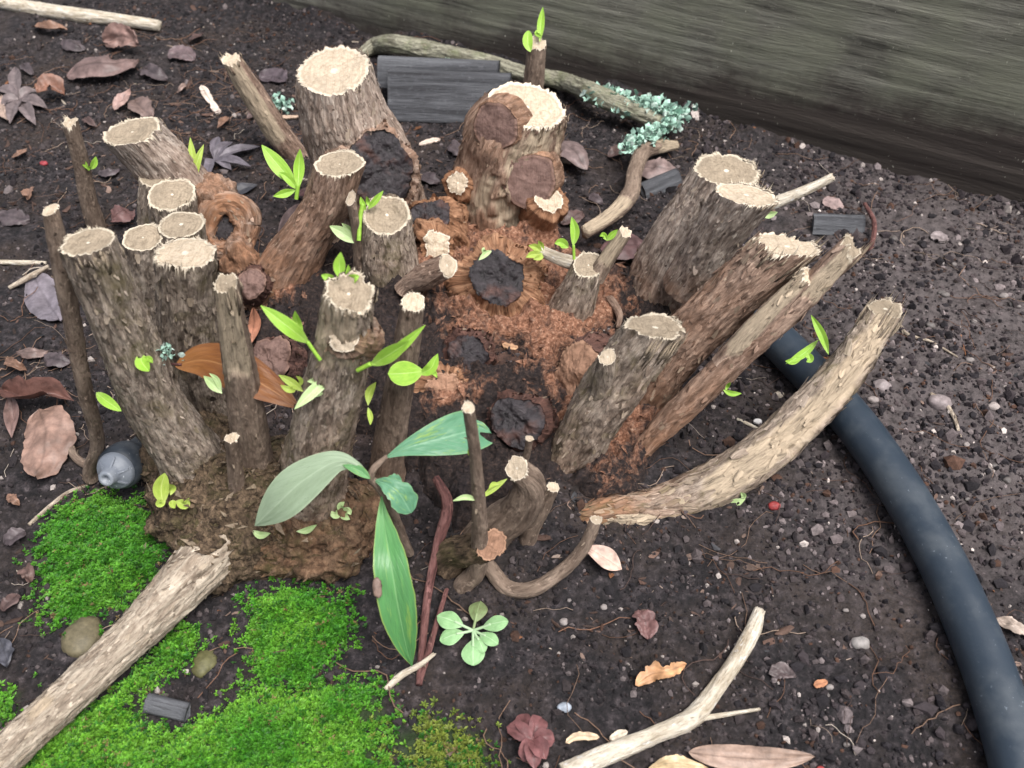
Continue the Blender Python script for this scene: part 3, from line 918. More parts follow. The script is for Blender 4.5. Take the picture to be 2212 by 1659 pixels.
S('s21', [(1395, 960), (1470, 885), (1600, 760), (1730, 645), (1838, 535)], [22, 34, 32, 29, 26], BARK_RED, CUT_GREY, "long smooth leaning stem torn along one side", fray=1.2, dy=2.2, flakes=70,
  cutn=(.5, -.1, .8), jag=.35, ridge=.04, zb=.9, sink=.8, red=[(0, .7), (.4, .3), (1, 0)], peel=[((-.5, -.2, .8), 18, .5, .85, .12), ((.2, -.75, .6), 55, .8, 1.1, .2)], shards=(12, 1.4, (.6, -.1, .5), 70, .7))
S('s21b', [(1560, 790), (1640, 700), (1742, 598)], [28, 25, 19], BARK_RED, CUT_PALE, "splintered side fork", fray=1.6, dy=1.6, flakes=30, cutn=(.4, -.2, .8), jag=.3, ridge=.03,
  sink=0, along=('s21', (0, .25, .3)), shards=(10, .8, None, 60, .4), peel=[((-.3, -.4, .8), 60, .15, 1.1, .15)])
S('s22', [(1236, 985), (1292, 880), (1355, 790), (1418, 703)], [56, 58, 57, 55], BARK_GREY, CUT_GREY, "stout leaning stem with a split grey cut", fray=1.6, dy=.2, flakes=150, zb=.6,
  cutn=(.04, .3, 1), jag=.2, ridge=.09, red=[(0, .5), (.3, .2), (1, 0)], peel=[((.8, -.5, .2), 28, .72, 1.05, .1)], shards=(46, 1.3, (.9, -.3, 0), 80, .12), irr=.12, sink=.8)
S('s22b', [(1290, 900), (1308, 810), (1312, 770)], [34, 27, 18], BARK_GREY, CUT_PALE, fray=1.2, dy=-.5, sink=0, zb=3.0, flakes=15, fl=.2, cutn=(-.4, -.4, .9))
S('s23', [(1300, 1108), (1430, 1092), (1560, 1036), (1700, 935), (1815, 815), (1914, 668)], [26, 41, 47, 45, 42, 39], BARK_GREY, CUT_GREY,
  "long low stem arching outwards with a peeled hollow groove", fray=1.2, ys=[(0, 0), (.45, 2.2), (.8, 5.2), (1, 7.2)], flakes=260, fl=.55, zb=.35, sink=1.4, flare=1.2,
  cutn=unit((.2, .15, 1)), jag=.24, ridge=.06, red=[(0, 1), (.2, .5), (.4, 0), (1, 0)],
  peel=[((-.05, -.72, .7), 42, .36, .62, .06), ((.12, -.7, .65), 44, .56, 1.1, .42)], shards=(40, 1.3, None, 60, .5), irr=.14)
S('s24', [(1225, 690), (1255, 620), (1272, 572)], [50, 40, 31], BARK_GREY, CUT_GREY, "small forked stub", fray=1.3, flakes=35, fl=.22, cutn=(0, -.3, 1), red=[(0, .9), (.4, .2), (1, 0)])
S('s25', [(1285, 600), (1318, 550), (1352, 500)], [20, 17, 14], BARK_SMOOTH, CUT_PALE, "slanting twig split to white wood", fray=1.2, sink=0, zb=3.3, flakes=6, fl=.2, dy=.3, cutn=(.5, -.3, .7), jag=.25,
  peel=[((-.3, -.6, .7), 70, .35, 1.1, .2)], ridge=.02)
S('s26', [(1248, 572), (1205, 558), (1165, 540)], [15, 13, 11], BARK_WHITE, CUT_PALE, "short pinkish twig", fray=.5, sink=0, zb=3.2, flakes=4, fl=.15, dy=-.2, ridge=.015, cutn=(-1, -.2, .3))
S('s27', [(1060, 1150), (1120, 1105), (1145, 1050), (1116, 1012)], [50, 46, 34, 24], BARK_SMOOTH, CUT_PALE, "bent knobbly stub with a pale healed tip", fray=.7, dy=-.5, flakes=25, fl=.2, ridge=.03, lump=.12,
  zb=1.0, cutn=(-.4, -.6, .7))
S('s28', [(1128, 1010), (1140, 975), (1144, 948)], [10, 8, 9], BARK_SMOOTH, CUT_PALE, fray=.6, sink=0, zb=3.3, flakes=0, dy=-.1, ridge=.01, cutn=(.1, 0, 1))
S('s29', [(1150, 1140), (1175, 1095), (1195, 1052)], [18, 15, 13], BARK_SMOOTH, CUT_PALE, fray=.8, zb=1.2, flakes=8, fl=.15, dy=0, ridge=.015)
S('s30', [(1005, 1258), (1032, 1225), (1036, 1130), (1028, 1000), (1012, 880)], [22, 18, 15, 13, 13], BARK_SMOOTH, CUT_PALE, "thin upright whip with a hooked foot", fray=1.5, dy=-.5, flakes=12, fl=.18,
  ridge=.012, lump=.04, zb=.4, cutn=(0, -.2, 1), jag=.15, sink=.5, flare=1)
S('s31', [(1055, 1225), (1095, 1270), (1150, 1272), (1215, 1232), (1262, 1180), (1288, 1122)], [17, 17, 16, 15, 14, 13], BARK_SMOOTH, CUT_PALE, "thin stem looping along the soil", fray=1.0,
  ys=[(0, 0), (.3, -.9), (1, .3)], zb=.9, sink=.5, flakes=12, fl=.18, ridge=.012, lump=.04)
S('s32', [(985, 1195), (1030, 1185), (1062, 1176)], [34, 32, 30], BARK_CROWN, CUT_OLD, "old root stub with a reddish brown end", fray=.2, zb=1.3, sink=.8, dy=-.9, flakes=10, fl=.2, cutn=(.25, -.8, .5), dish=.0, chop=.1)
S('s33', [(1145, 330), (1150, 210), (1155, 150), (1160, 92)], [28, 24, 22, 20], BARK_SMOOTH, CUT_PALE, "slim pale stem standing behind the wounded stem", fray=1.2, dy=0.2, flakes=14, fl=.2, ridge=.015,
  cutn=(.1, -.3, 1), jag=.16, zb=.6)
S('s34', [(1630, 455), (1700, 428), (1760, 402), (1803, 380)], [15, 13, 11, 9], BARK_WHITE, CUT_PALE, "thin pale twig reaching sideways", fray=1.4, dy=.4, sink=0, zb=5.0, flakes=5, fl=.15, ridge=.01, jag=.2,
  cutn=(.8, 0, .6))
S('s35', [(776, 630), (772, 540), (766, 475), (758, 428)], [11, 10, 9, 12], BARK_SMOOTH, CUT_PALE, "sprig thin as wire with a white nub", fray=.4, dy=-.1, flakes=5, fl=.15, ridge=.01, sink=.4, cutn=(-.4, -.6, .7))
S('s36', [(570, 1085), (465, 1190), (300, 1360), (150, 1500), (0, 1642), (-110, 1748), (-220, 1850)], [80, 66, 52, 46, 43, 41, 40, 42, 46, 50, 54], BARK_PALE, CUT_PALE, "low pale scaly stem lying out over the moss", fray=.6,
  zs=(.9, 1.1, 1.25, 1.3, 1.35, 1.4, 1.4), sink=.6, flakes=260, fl=.3, ridge=.05, cutn=(-.6, -.6, .1), peel=[((-.4, -.5, .8), 40, .66, .72, .03)])
S('s37', [(885, 615), (920, 595), (968, 572)], [22, 30, 26], BARK_RED, CUT_PALE, "beak shaped stub with a white tip", fray=1.0, dy=-.6, sink=.3, zb=3.0, flakes=15, fl=.2, ridge=.03,
  cutn=(.7, -.3, .5), jag=.2)
S('s38', [(1490, 1090), (1430, 1112), (1350, 1122), (1282, 1112)], [18, 22, 19, 10], BARK_RED, CUT_GREY, "torn side stub showing white wood", fray=2.0, dy=-.2, sink=0, along=('s23', (-.2, .25, .35, .3)), zb=1.4, flakes=25, fl=.35, jag=.35,
  peel=[((0, -.8, .5), 75, .05, 1.1, .12)], cutn=(-.8, -.3, .4), ridge=.04, shards=(18, 1.2, None, 60, .3), irr=.25, red=[(0, 1), (.14, 1), (.22, .4), (.3, 0), (1, 0)])

# the root crown and old rotted stubs
Q_CROWN = PZ(535, 1085, 0.8)


def add_blob(bag, b):
    bag.add(b['V'], b['F4'], None, bk=b['bk'], red=b['red'], peel=b['peel'])


cb = Bag()
b1 = blob(Q_CROWN, 3.9, 3.0, 2.1, amp=.24, freq=1.9, seg=240, fine=.22)
add_blob(cb, b1)
b2 = blob(PZ(690, 1140, 0.7), 2.6, 1.9, 1.5, amp=.26, freq=2.2, seg=140, fine=.2); b2['red'][:] = .35
add_blob(cb, b2)
b3 = blob(PZ(420, 975, 1.0), 2.0, 2.0, 1.8, amp=.22, freq=1.8, seg=120, fine=.18)
add_blob(cb, b3)
b6 = blob(PZ(462, 1186, 0.95), 1.45, 1.35, 1.35, amp=.26, freq=2.0, seg=130, fine=.18)
add_blob(cb, b6)
b4 = blob(PZ(600, 1200, 0.3), 3.2, 0.9, 0.9, amp=.3, freq=2.0, seg=110, fine=.1); b4['red'][:] = .4
add_blob(cb, b4)
g = np.random.default_rng(3)
for bb, cnt in ((b1, 1500), (b2, 420), (b3, 380), (b4, 420), (b6, 300)):      # ragged scales of bark
    for _ in range(cnt):
        k = int(g.integers(0, len(bb['V']))); p = bb['V'][k]
        if p[2] < 0: continue
        d = bb['D'][k]; e = unit(np.cross(d, UP) + g.normal(0, .25, 3)); f = np.cross(d, e)
        ln = g.uniform(.1, .42); w = ln * g.uniform(.2, .4); lf = g.uniform(.02, .1)
        q = [p - e * ln - d * .03, p + f * w + d * lf * .6, p + e * ln + d * lf, p - f * w + d * lf * .4]
        cb.add(q, [(0, 1, 2, 3)], bk=np.array(q) + g.uniform(-9, 9, 3), red=np.full(4, bb['red'][k] * g.random()), peel=np.full(4, .5 if g.random() < .06 else 0))
CROWN = SHRUB.part("root_crown", cb, BARK_CROWN)


def old_stub(u, v, hw, lean, ln, mat, cut, label=None, z=None, dep=None, fray=.0, rotd=-.12, red=.6, face=True, irr=.22, base=1.5, ridge=.09, nfl=130, chop=.3, lump=.16):
    """a short dead stub; the picture point is the middle of its end"""
    tip = PD(u, v, dep) if dep is not None else PZ(u, v, z)
    a = unit(lean)
    r = hw * depth(tip) / FPX
    P = [tip - a * (ln + 1.2), tip - a * ln * .6, tip - a * .35 * ln, tip]
    t = tube(P, [r * base * 1.1, r * base, r * (1 + base) * .5, r], lump=lump, ridge=ridge, cutn=a, jag=.12, red=[(0, red), (1, red)], zone=.3, tipcap=not face, irr=irr, step=.06)
    b = Bag(); add_tube(b, t); add_flakes(b, t, int(nfl * r), .3, .1)
    o = SHRUB.part("old_stub", b, mat, None, label)
    if face:
        SHRUB.part("rotten_face" if cut is ROT else "cut_face", cut_face(t, .03, fray, chop, rotd), cut, o)
    t['o'] = o
    return t


DA = depth_at
O1 = old_stub(812, 368, 78, (.25, -.8, .5), 1.0, BARK_TAN, ROT, "big black rotted wound in the side of the tall stem", dep=DA(STEMS['s1'], 800, 372, 1.25), base=1.25, irr=.12, rotd=-.2)
O2 = old_stub(1082, 605, 66, (-.05, -.6, .75), 1.2, BARK_ORANGE, ROT, "old stub with a black rotted face in an orange rim", z=3.1, red=.3, base=1.55)
O3 = old_stub(1120, 912, 56, (-.2, -.65, .7), 1.2, BARK_DARK, ROT, "black charred looking stub", z=2.6, base=1.2, rotd=-.3, ridge=.04)
O4 = old_stub(1010, 765, 44, (-.1, -.6, .75), .8, BARK_DARK, ROT, "small black rotted stub", z=2.6, rotd=-.35, ridge=.04, base=1.25)
O5 = old_stub(930, 468, 42, (-.15, -.55, .8), 1.2, BARK_ORANGE, ROT, "dark capped stub with orange torn wood", z=3.1, rotd=-.3)
O6 = old_stub(962, 838, 42, (.1, -.65, .7), .6, BARK_ORANGE, CUT_OLD, "low orange brown stub", z=2.2, rotd=-.3, irr=.35)
O7 = old_stub(585, 780, 48, (-.1, -.6, .8), .8, BARK_DARK, CUT_WOUND, "dark reddish lump of a stub", z=2.3, rotd=-.5, irr=.3, ridge=.025, base=1.1)
O8 = old_stub(545, 612, 34, (.1, -.7, .7), .7, BARK_DARK, CUT_WOUND, "round dark red knob", z=2.7, rotd=-.6, ridge=.025, base=1.1)
O9 = old_stub(1245, 800, 58, (-.5, -.55, .65), 1.0, BARK_DARK, CUT_OLD, "reddish peeling stub", z=2.4, fray=.6, irr=.35, rotd=-.35, ridge=.04, base=1.25)
O10 = old_stub(1145, 392, 58, (-.1, -.85, .4), .5, BARK_RED, CUT_WOUND, "swollen healed wound on the jagged stem", dep=DA(STEMS['s2'], 1120, 392, 1.0), rotd=-.16, base=1.08, irr=.12, chop=.1, lump=.06, ridge=.006, nfl=6)
O11 = old_stub(1072, 272, 50, (-.35, -.85, .3), .4, BARK_RED, CUT_WOUND, "smooth old brown wound near the jagged top", dep=DA(STEMS['s2'], 1085, 272, .95), rotd=-.12, base=1.06, irr=.1, chop=.08, lump=.05, ridge=.006, nfl=4)
O12 = old_stub(1186, 428, 30, (.2, -.6, .75), .5, BARK_ORANGE, CUT_PALE, "small bright cut beside the healed wound", dep=DA(STEMS['s2'], 1120, 428, 1.2), fray=.35, rotd=-.1, chop=.12, ridge=.03, nfl=40)
O13 = old_stub(992, 395, 24, (-.25, -.7, .6), .5, BARK_ORANGE, CUT_PALE, "small pale cut at the foot of the jagged stem", dep=DA(STEMS['s2'], 1050, 395, .75), fray=.35, rotd=-.2, irr=.3, chop=.12, ridge=.03, nfl=40)
O14 = old_stub(738, 730, 36, (-.1, -.75, .6), .5, BARK_GREY, CUT_PALE, "side stub cut white on the middle stem", dep=DA(STEMS['s12'], 740, 745, 1.45), fray=.5, rotd=-.1, chop=.15, ridge=.03)
O15 = old_stub(945, 530, 32, (.1, -.75, .6), .5, BARK_ORANGE, CUT_PALE, "torn pale wood under the dark cap", z=2.9, fray=.35, rotd=-.3, irr=.4, chop=.12, ridge=.03, nfl=40)

# the rotted orange brown heart of the crown that joins the stems
HEART = np.array([PZ(u, v, 1.6)[:2] for u, v in [(560, 560), (640, 520), (760, 480), (900, 440), (1000, 440), (1200, 440), (1300, 540), (1450, 570), (1500, 690), (1510, 830), (1470, 930), (1420, 1020), (1340, 1090),
                                                 (1220, 1060), (1120, 1150), (960, 1160), (870, 1060), (800, 960), (700, 900), (560, 880), (430, 860), (420, 700), (520, 640)]])
lo, hi = HEART.min(0) - 1.5, HEART.max(0) + 1.5
xs, ys_ = np.arange(lo[0], hi[0], .075), np.arange(lo[1], hi[1], .075)
X, Y = np.meshgrid(xs, ys_); x, y = X.ravel(), Y.ravel()
q = np.stack([x, y, x * 0], 1)
sd_ = poly_sd(HEART, x, y) + .8 * fbm(q * .6, 3, 71)
rdg = 1 - np.abs(fbm(q * [.42, .55, 1], 4, 72, .55)) * 2.4
hz = h_full(x, y)[0] - 1.4 + sstep(-.6, 1.4, sd_) * (1.55 + .75 * rdg + .5 * fbm(q * 1.1, 4, 73, .6) + .14 * (1 - 2 * np.abs(fbm(q * [5, 2.2, 1], 3, 74))))
uv_ = to_px(np.stack([x, y, hz], 1))
ring_ = lambda u, v, r: np.exp(-(((uv_[:, 0] - u) / (1.15 * r)) ** 2 + ((uv_[:, 1] - v) / (r * .9)) ** 2))
hot = ring_(1085, 650, 150) + ring_(1150, 470, 130) + ring_(960, 520, 90) + .8 * ring_(1270, 640, 110) + .8 * ring_(970, 850, 60) + .7 * ring_(1260, 830, 100) + .8 * ring_(600, 590, 90) + .7 * ring_(1330, 930, 100) + .45 * ring_(1330, 1070, 80) + .4 * ring_(1450, 880, 80)
wb = Bag(); wb.add(np.stack([x, y, hz], 1), grid_faces(len(ys_), len(xs), False), None, bk=np.stack([x, y * .5, hz], 1), hot=np.clip(hot, 0, 1), hgt=sstep(-.35, .75, hz - h_full(x, y)[0]))
g = np.random.default_rng(13)
for _ in range(1500):
    k = int(g.integers(0, len(x)))
    if sd_[k] < 0 or g.random() > .3 + hot[k]: continue
    p = np.array([x[k], y[k], hz[k]]); a_ = g.uniform(0, 6.28); e = np.array([math.cos(a_), math.sin(a_), g.uniform(-.2, .5)]); f = np.array([-math.sin(a_), math.cos(a_), g.uniform(-.3, .3)])
    ln = g.uniform(.08, .38); w = ln * g.uniform(.12, .4); lf = g.uniform(.02, .12)
    qq = [p - e * ln - UP * .03, p + f * w + UP * lf * .6, p + e * ln + UP * lf, p - f * w + UP * lf * .4]
    wb.add(qq, [(0, 1, 2, 3)], bk=np.array(qq) * [1, .5, 1] + g.uniform(-9, 9, 3), hot=np.full(4, min(1, hot[k] * 1.2)), hgt=np.full(4, g.uniform(.3, 1.3)))


def heart_mat():
    t = NT("rotted_heartwood")
    q = t.attr('bk', True)
    n = t.noise(q, 1.5, 8, .7, .5); n2 = t.noise(t.scale(q, (1, 2.5, 1)), 6, 5, .7); n3 = t.noise(q, .7, 5, .6)
    wood = t.ramp(n2, [(.3, (.07, .028, .014)), (.46, (.215, .098, .058)), (.6, (.37, .195, .125)), (.74, (.60, .43, .31))])
    dirt = t.ramp(n2, [(.32, (.008, .006, .007)), (.5, (.022, .015, .014)), (.66, (.058, .038, .032)), (.8, (.17, .115, .09))])
    f = t.math('ADD', t.math('MULTIPLY', t.attr('hot'), .62), t.math('MULTIPLY', t.math('SUBTRACT', n, .5), 1.6))
    f = t.math('MULTIPLY', t.fr(f, .30, .58), t.fr(t.attr('hgt'), .0, .5))
    c = t.mix(f, dirt, wood)
    c = t.mix(t.math('MULTIPLY', t.fr(n3, .56, .66), .85), c, t.ramp(n2, [(.3, (.006, .005, .006)), (.7, (.04, .03, .032))]))
    return t.done(c, .8, t.bump(t.math('ADD', n, t.math('MULTIPLY', n2, .6)), 1.0, .0025), .3)


SHRUB.part("rotted_heartwood", wb, heart_mat())

# callus ring with a hole in it, on the leaning stem
rc = PZ(490, 492, 3.6)
e3 = unit([.15, -.75, .62]); e1 = unit(np.cross(UP, e3)); e2 = np.cross(e3, e1)
a = np.linspace(0, 2 * math.pi, 40)
RP = [rc + e1 * math.cos(x) * (.98 + .1 * math.sin(2 * x)) + e2 * math.sin(x) * 1.16 for x in a]
t = tube(RP, np.full(40, .50) + .10 * np.sin(a + 1) + .06 * np.sin(3 * a), lump=.16, ridge=.08, red=[(0, .9), (1, .9)], zone=.01, jag=0, cutn=None, irr=.2, step=.06)
b = Bag(); add_tube(b, t); add_flakes(b, t, 160, .28, .1)
b5 = blob(PD(455, 435, depth(rc) + .5), 1.3, 1.0, 1.3, amp=.25, seg=80, fine=.1); b5['red'][:] = .8; add_blob(b, b5)
b5 = blob(PD(520, 560, depth(rc) + .3), .9, .8, 1.2, amp=.25, seg=80, fine=.1); b5['red'][:] = .9; add_blob(b, b5)
t['o'] = SHRUB.part("callus_ring", b, BARK_TAN, None, "loop of reddish bark grown round a dark hole")
hb = Bag(); bl = blob(rc - e3 * .12, .75, .9, .25, rot=np.stack([e1, e2, e3], 1), amp=.1, seg=40)
hb.add(bl['V'], bl['F4'], None, cf=bl['V'], rad=np.full(len(bl['V']), .5))
SHRUB.part("dark_hollow", hb, ROT, t['o'])

# ------------------------------------------------------------------ green shoots on the stems
def blade(bag, pts, hw, dep, dd=0.3, fold=.5, peak=.5, tilt=0.0, up=None, blunt=.85, cut=0.0):
    pts = np.asarray(pts, float); n = len(pts)
    tt = np.linspace(0, 1, n)
    bow = (vn(np.array([[pts[0][0] * .7, pts[0][1] * .7, hw]]), 3)[0]) * .22
    mid = [PD(p[0], p[1], dep - dd * t + bow * math.sin(math.pi * t)) for p, t in zip(pts, tt)]
    fold = fold * (1 + .8 * bow)
    c = mid[n // 2]
    if up is None:
        side = unit(np.cross(unit(mid[-1] - mid[0]), unit(CAM - c)))
        up = unit(CAM - c) + side * tilt
    add_leaf(bag, mid, hw * depth(c) / FPX, up=up, fold=fold, peak=peak, blunt=blunt, nl=16, nw=5, cut=cut)


def shoot(key, mat, blades, stalk=None, front=.95, parent=None, name="shoot", dep=None):
    t = STEMS[key] if key else None
    b = Bag()
    u0, v0 = blades[0][0][0]
    d = dep if dep is not None else depth_at(t, u0, v0, front)
    for bl in blades:
        pts, hw = bl[0], bl[1]
        kw = bl[2] if len(bl) > 2 else {}
        blade(b, pts, hw, d - .03, **kw)
    if stalk:
        pts, hw = stalk
        mid = np.array([PD(p[0], p[1], d - .02 - .25 * x) for p, x in zip(pts, np.linspace(0, 1, len(pts)))])
        r = .62 * hw * d / FPX
        tb = tube(mid, np.full(len(mid), r), seg=8, lump=.05, ridge=0.0, rough=.2, jag=0, tipcap=True)
        b.add(tb['V'], tb['F4'], tb['F3'], lf=np.stack([np.full(len(tb['V']), .4), np.full(len(tb['V']), .5), tb['bk'][:, 2]], 1))
    return SHRUB.part(name, b, mat, parent or t['o'])


shoot('s3', LEAF_YELLOW, [([(417, 402), (416, 350), (411, 297)], 9), ([(417, 400), (426, 350), (440, 312)], 8), ([(412, 400), (404, 370), (402, 345)], 6)], front=.6)
shoot('s17', LEAF_SPROUT, [([(197, 366), (204, 352), (207, 338)], 7), ([(190, 366), (180, 350), (172, 342)], 5), ([(196, 366), (188, 360)], 5)])
shoot('s15', LEAF_SPROUT, [([(642, 402), (605, 362), (565, 313)], 17, dict(fold=.25)), ([(644, 408), (646, 360), (648, 322)], 12), ([(640, 410), (615, 418), (590, 424)], 9),
                           ([(643, 410), (622, 385), (603, 372)], 9)], ([(640, 430), (644, 400)], 7), dep=depth_at(STEMS['s15'], 665, 420, .2))
shoot('s14', LEAF_SPROUT, [([(795, 452), (812, 432), (828, 412)], 7), ([(790, 455), (783, 440), (779, 425)], 6), ([(800, 450), (795, 436), (792, 424)], 5)], ([(775, 520), (778, 470), (784, 440)], 8), dep=depth_at(STEMS['s14'], 800, 480, .5))
shoot('s35', LEAF_PALE, [([(772, 525), (742, 505), (712, 488)], 13, dict(fold=.35)), ([(772, 520), (755, 498), (738, 482)], 8)], front=.9)
shoot('s12', LEAF_SPROUT, [([(735, 604), (733, 575), (736, 545)], 13), ([(722, 604), (708, 600), (694, 594)], 9), ([(756, 606), (766, 600), (776, 596)], 11), ([(745, 604), (752, 590), (752, 572)], 6)], dep=depth_at(STEMS['s12'], 745, 640, -.6))
shoot('s12', LEAF_SPROUT, [([(668, 742), (625, 708), (563, 660)], 17, dict(fold=.3, dd=1.0)), ([(655, 730), (642, 700), (637, 672)], 10, dict(dd=.5))], ([(692, 778), (664, 738)], 7))
shoot('s12', LEAF_SPROUT, [([(790, 792), (850, 762), (919, 702)], 12, dict(dd=.8)), ([(800, 790), (850, 760), (884, 736)], 17, dict(dd=1.2, fold=.35))], ([(772, 800), (800, 786)], 8))
shoot('s12', LEAF_PALE, [([(722, 812), (682, 840), (636, 884)], 13, dict(fold=.35, dd=.6)), ([(716, 824), (690, 822), (664, 824)], 10, dict(dd=.3)), ([(700, 826), (690, 845), (672, 858)], 9)], dep=depth_at(STEMS['s12'], 700, 830, 1.0))
shoot('s12', LEAF_YELLOW, [([(655, 846), (632, 828), (602, 810)], 9), ([(640, 838), (625, 842), (606, 832)], 7), ([(646, 836), (650, 822), (640, 812)], 5)], dep=depth_at(STEMS['s12'], 670, 845, .8))
shoot('s12', LEAF_YELLOW, [([(795, 876), (798, 848), (812, 826)], 9), ([(795, 880), (800, 900), (800, 918)], 6)], dep=depth_at(STEMS['s12'], 790, 870, .4))
shoot('s13', LEAF_SPROUT, [([(915, 802), (880, 806), (838, 808)], 27, dict(peak=.6, blunt=.55, fold=.12, dd=.9)), ([(905, 808), (930, 796), (946, 764)], 12, dict(dd=.3)),
                          ([(925, 800), (938, 806), (944, 816)], 6)])
shoot('s10', LEAF_PALE, [([(480, 850), (462, 832), (440, 812)], 11), ([(478, 846), (468, 820), (452, 806)], 6)])
shoot('s9', LEAF_SPROUT, [([(302, 766), (308, 785), (322, 802)], 15, dict(blunt=.6)), ([(308, 778), (322, 776), (330, 784)], 7)])
shoot('s9', LEAF_SPROUT, [([(208, 848), (230, 866), (262, 888)], 12, dict(blunt=.7))], dep=depth_at(STEMS['s9'], 300, 880, 1.1))
shoot('s27', LEAF_YELLOW, [([(1096, 1034), (1070, 1052), (1040, 1076)], 7, dict(dd=.2)), ([(1080, 1046), (1066, 1046), (1056, 1056)], 5)], dep=depth_at(STEMS['s27'], 1116, 1015, .6))
shoot('s30', LEAF_PALE, [([(1032, 1080), (1005, 1074), (978, 1082)], 6, dict(dd=.3))])
shoot('s30', LEAF_YELLOW, [([(1022, 998), (1027, 975), (1030, 952)], 9), ([(1020, 985), (1014, 978), (1012, 968)], 4)])
shoot('s24', LEAF_SPROUT, [([(1238, 532), (1242, 500), (1235, 468)], 10), ([(1228, 535), (1212, 524), (1198, 526)], 10)], ([(1240, 560), (1239, 530)], 5), dep=depth_at(STEMS['s24'], 1268, 575, .4))
shoot('s26', LEAF_YELLOW, [([(1172, 548), (1158, 535), (1142, 530)], 8), ([(1172, 548), (1150, 550), (1136, 556)], 8), ([(1172, 546), (1168, 530), (1163, 520)], 7), ([(1172, 550), (1166, 556), (1152, 560)], 6)])
shoot('s25', LEAF_SPROUT, [([(1310, 520), (1322, 508), (1334, 496)], 7), ([(1312, 520), (1304, 508), (1296, 510)], 6)])
shoot('s23', LEAF_SPROUT, [([(1790, 766), (1776, 725), (1752, 680)], 9, dict(dd=.1)), ], dep=depth_at(STEMS['s23'], 1800, 770, .3))
shoot('s23', LEAF_SPROUT, [([(1768, 734), (1738, 762), (1698, 786)], 9, dict(dd=.2)), ([(1745, 762), (1750, 776), (1742, 782)], 8, dict(dd=.1)), ([(1735, 770), (1712, 780), (1696, 780)], 8)], dep=depth_at(STEMS['s23'], 1800, 770, .0))
shoot('s23', LEAF_PALE, [([(1555, 1094), (1580, 1090), (1610, 1078)], 10), ([(1600, 1082), (1606, 1072), (1600, 1064)], 6)], dep=depth_at(STEMS['s23'], 1560, 1060, .3))
shoot('s23', LEAF_YELLOW, [([(1470, 1152), (1482, 1148), (1494, 1140)], 8), ([(1478, 1152), (1480, 1162)], 6)], dep=depth_at(STEMS['s23'], 1440, 1110, .3))
shoot('s21', LEAF_SPROUT, [([(1562, 842), (1580, 850), (1602, 850)], 6), ([(1566, 846), (1572, 834), (1578, 826)], 4)])
shoot('s34', LEAF_PALE, [([(1640, 458), (1660, 464), (1680, 458)], 8), ([(1642, 452), (1656, 446)], 6)])
shoot('s33', LEAF_SPROUT, [([(1166, 90), (1168, 55), (1173, 15)], 8, dict(dd=0)), ([(1146, 112), (1140, 90), (1142, 66)], 11, dict(dd=0, blunt=.6)), ([(1170, 80), (1158, 72), (1160, 64)], 4)], dep=depth_at(STEMS['s33'], 1160, 95, .5))
for bl in ([([(352, 1086), (348, 1056), (356, 1022)], 17, dict(blunt=.6)), ([(358, 1082), (344, 1088), (342, 1078)], 8), ([(368, 1070), (372, 1056), (366, 1046)], 8),
            ([(380, 1082), (400, 1090), (408, 1076)], 10), ([(372, 1080), (374, 1092), (378, 1098)], 8)],
           [([(735, 1108), (722, 1112), (716, 1104)], 9), ([(738, 1104), (736, 1092), (744, 1084)], 8), ([(740, 1108), (752, 1104), (758, 1112)], 9), ([(738, 1110), (748, 1118), (756, 1122)], 8)],
           [([(640, 1148), (662, 1146), (684, 1134)], 7)], [([(545, 1146), (562, 1156), (584, 1152)], 8)],
           [([(415, 1020), (420, 1010), (428, 1006)], 9)]):
    u0, v0 = bl[0][0][0]
    z = 2.4 if u0 < 500 else 2.0
    shoot(None, LEAF_YELLOW if u0 > 340 and u0 < 430 else LEAF_PALE, bl, parent=CROWN, dep=depth(PZ(u0, v0, z)))
shoot(None, LEAF_PALE, [([(1062, 542), (1050, 548), (1034, 562)], 6), ([(1050, 548), (1044, 540), (1046, 534)], 5)], parent=STEMS['s37']['o'], dep=depth_at(STEMS['s37'], 968, 572, .3))
shoot(None, LEAF_PALE, [([(990, 604), (1000, 594), (1012, 600)], 8), ([(984, 608), (972, 600), (968, 590)], 5), ([(992, 606), (998, 616), (1010, 612)], 6)], parent=STEMS['s37']['o'], dep=depth(G(990, 605, .4)))

# the leafy twig standing in front
_p = [PZ(885, 1195, 0.60), PZ(862, 1140, 2.40), PZ(832, 1068, 5.10), PZ(800, 1032, 6.10)]
t = tube(_p, [.17, .17, .19, .13], lump=.06, ridge=.015, tipcap=True)
b = Bag(); add_tube(b, t)
t2 = tube([PZ(800, 1034, 6.10), PZ(808, 1012, 6.50), PZ(836, 985, 6.70)], [.13, .12, .07], lump=.05, ridge=.01, tipcap=True)
b2_ = Bag(); add_tube(b, t2)
TWIG = SHRUB.part("leafy_twig", b, BARK_SMOOTH, None, "young twig holding four bluish green lance shaped leaves")


def big_leaf(pts, width, mat, label, **kw):
    b = Bag(); add_leaf(b, [PZ(*p) for p in pts], width, nl=48, nw=14, **kw)
    return SHRUB.part("leaf", b, mat, TWIG, label)


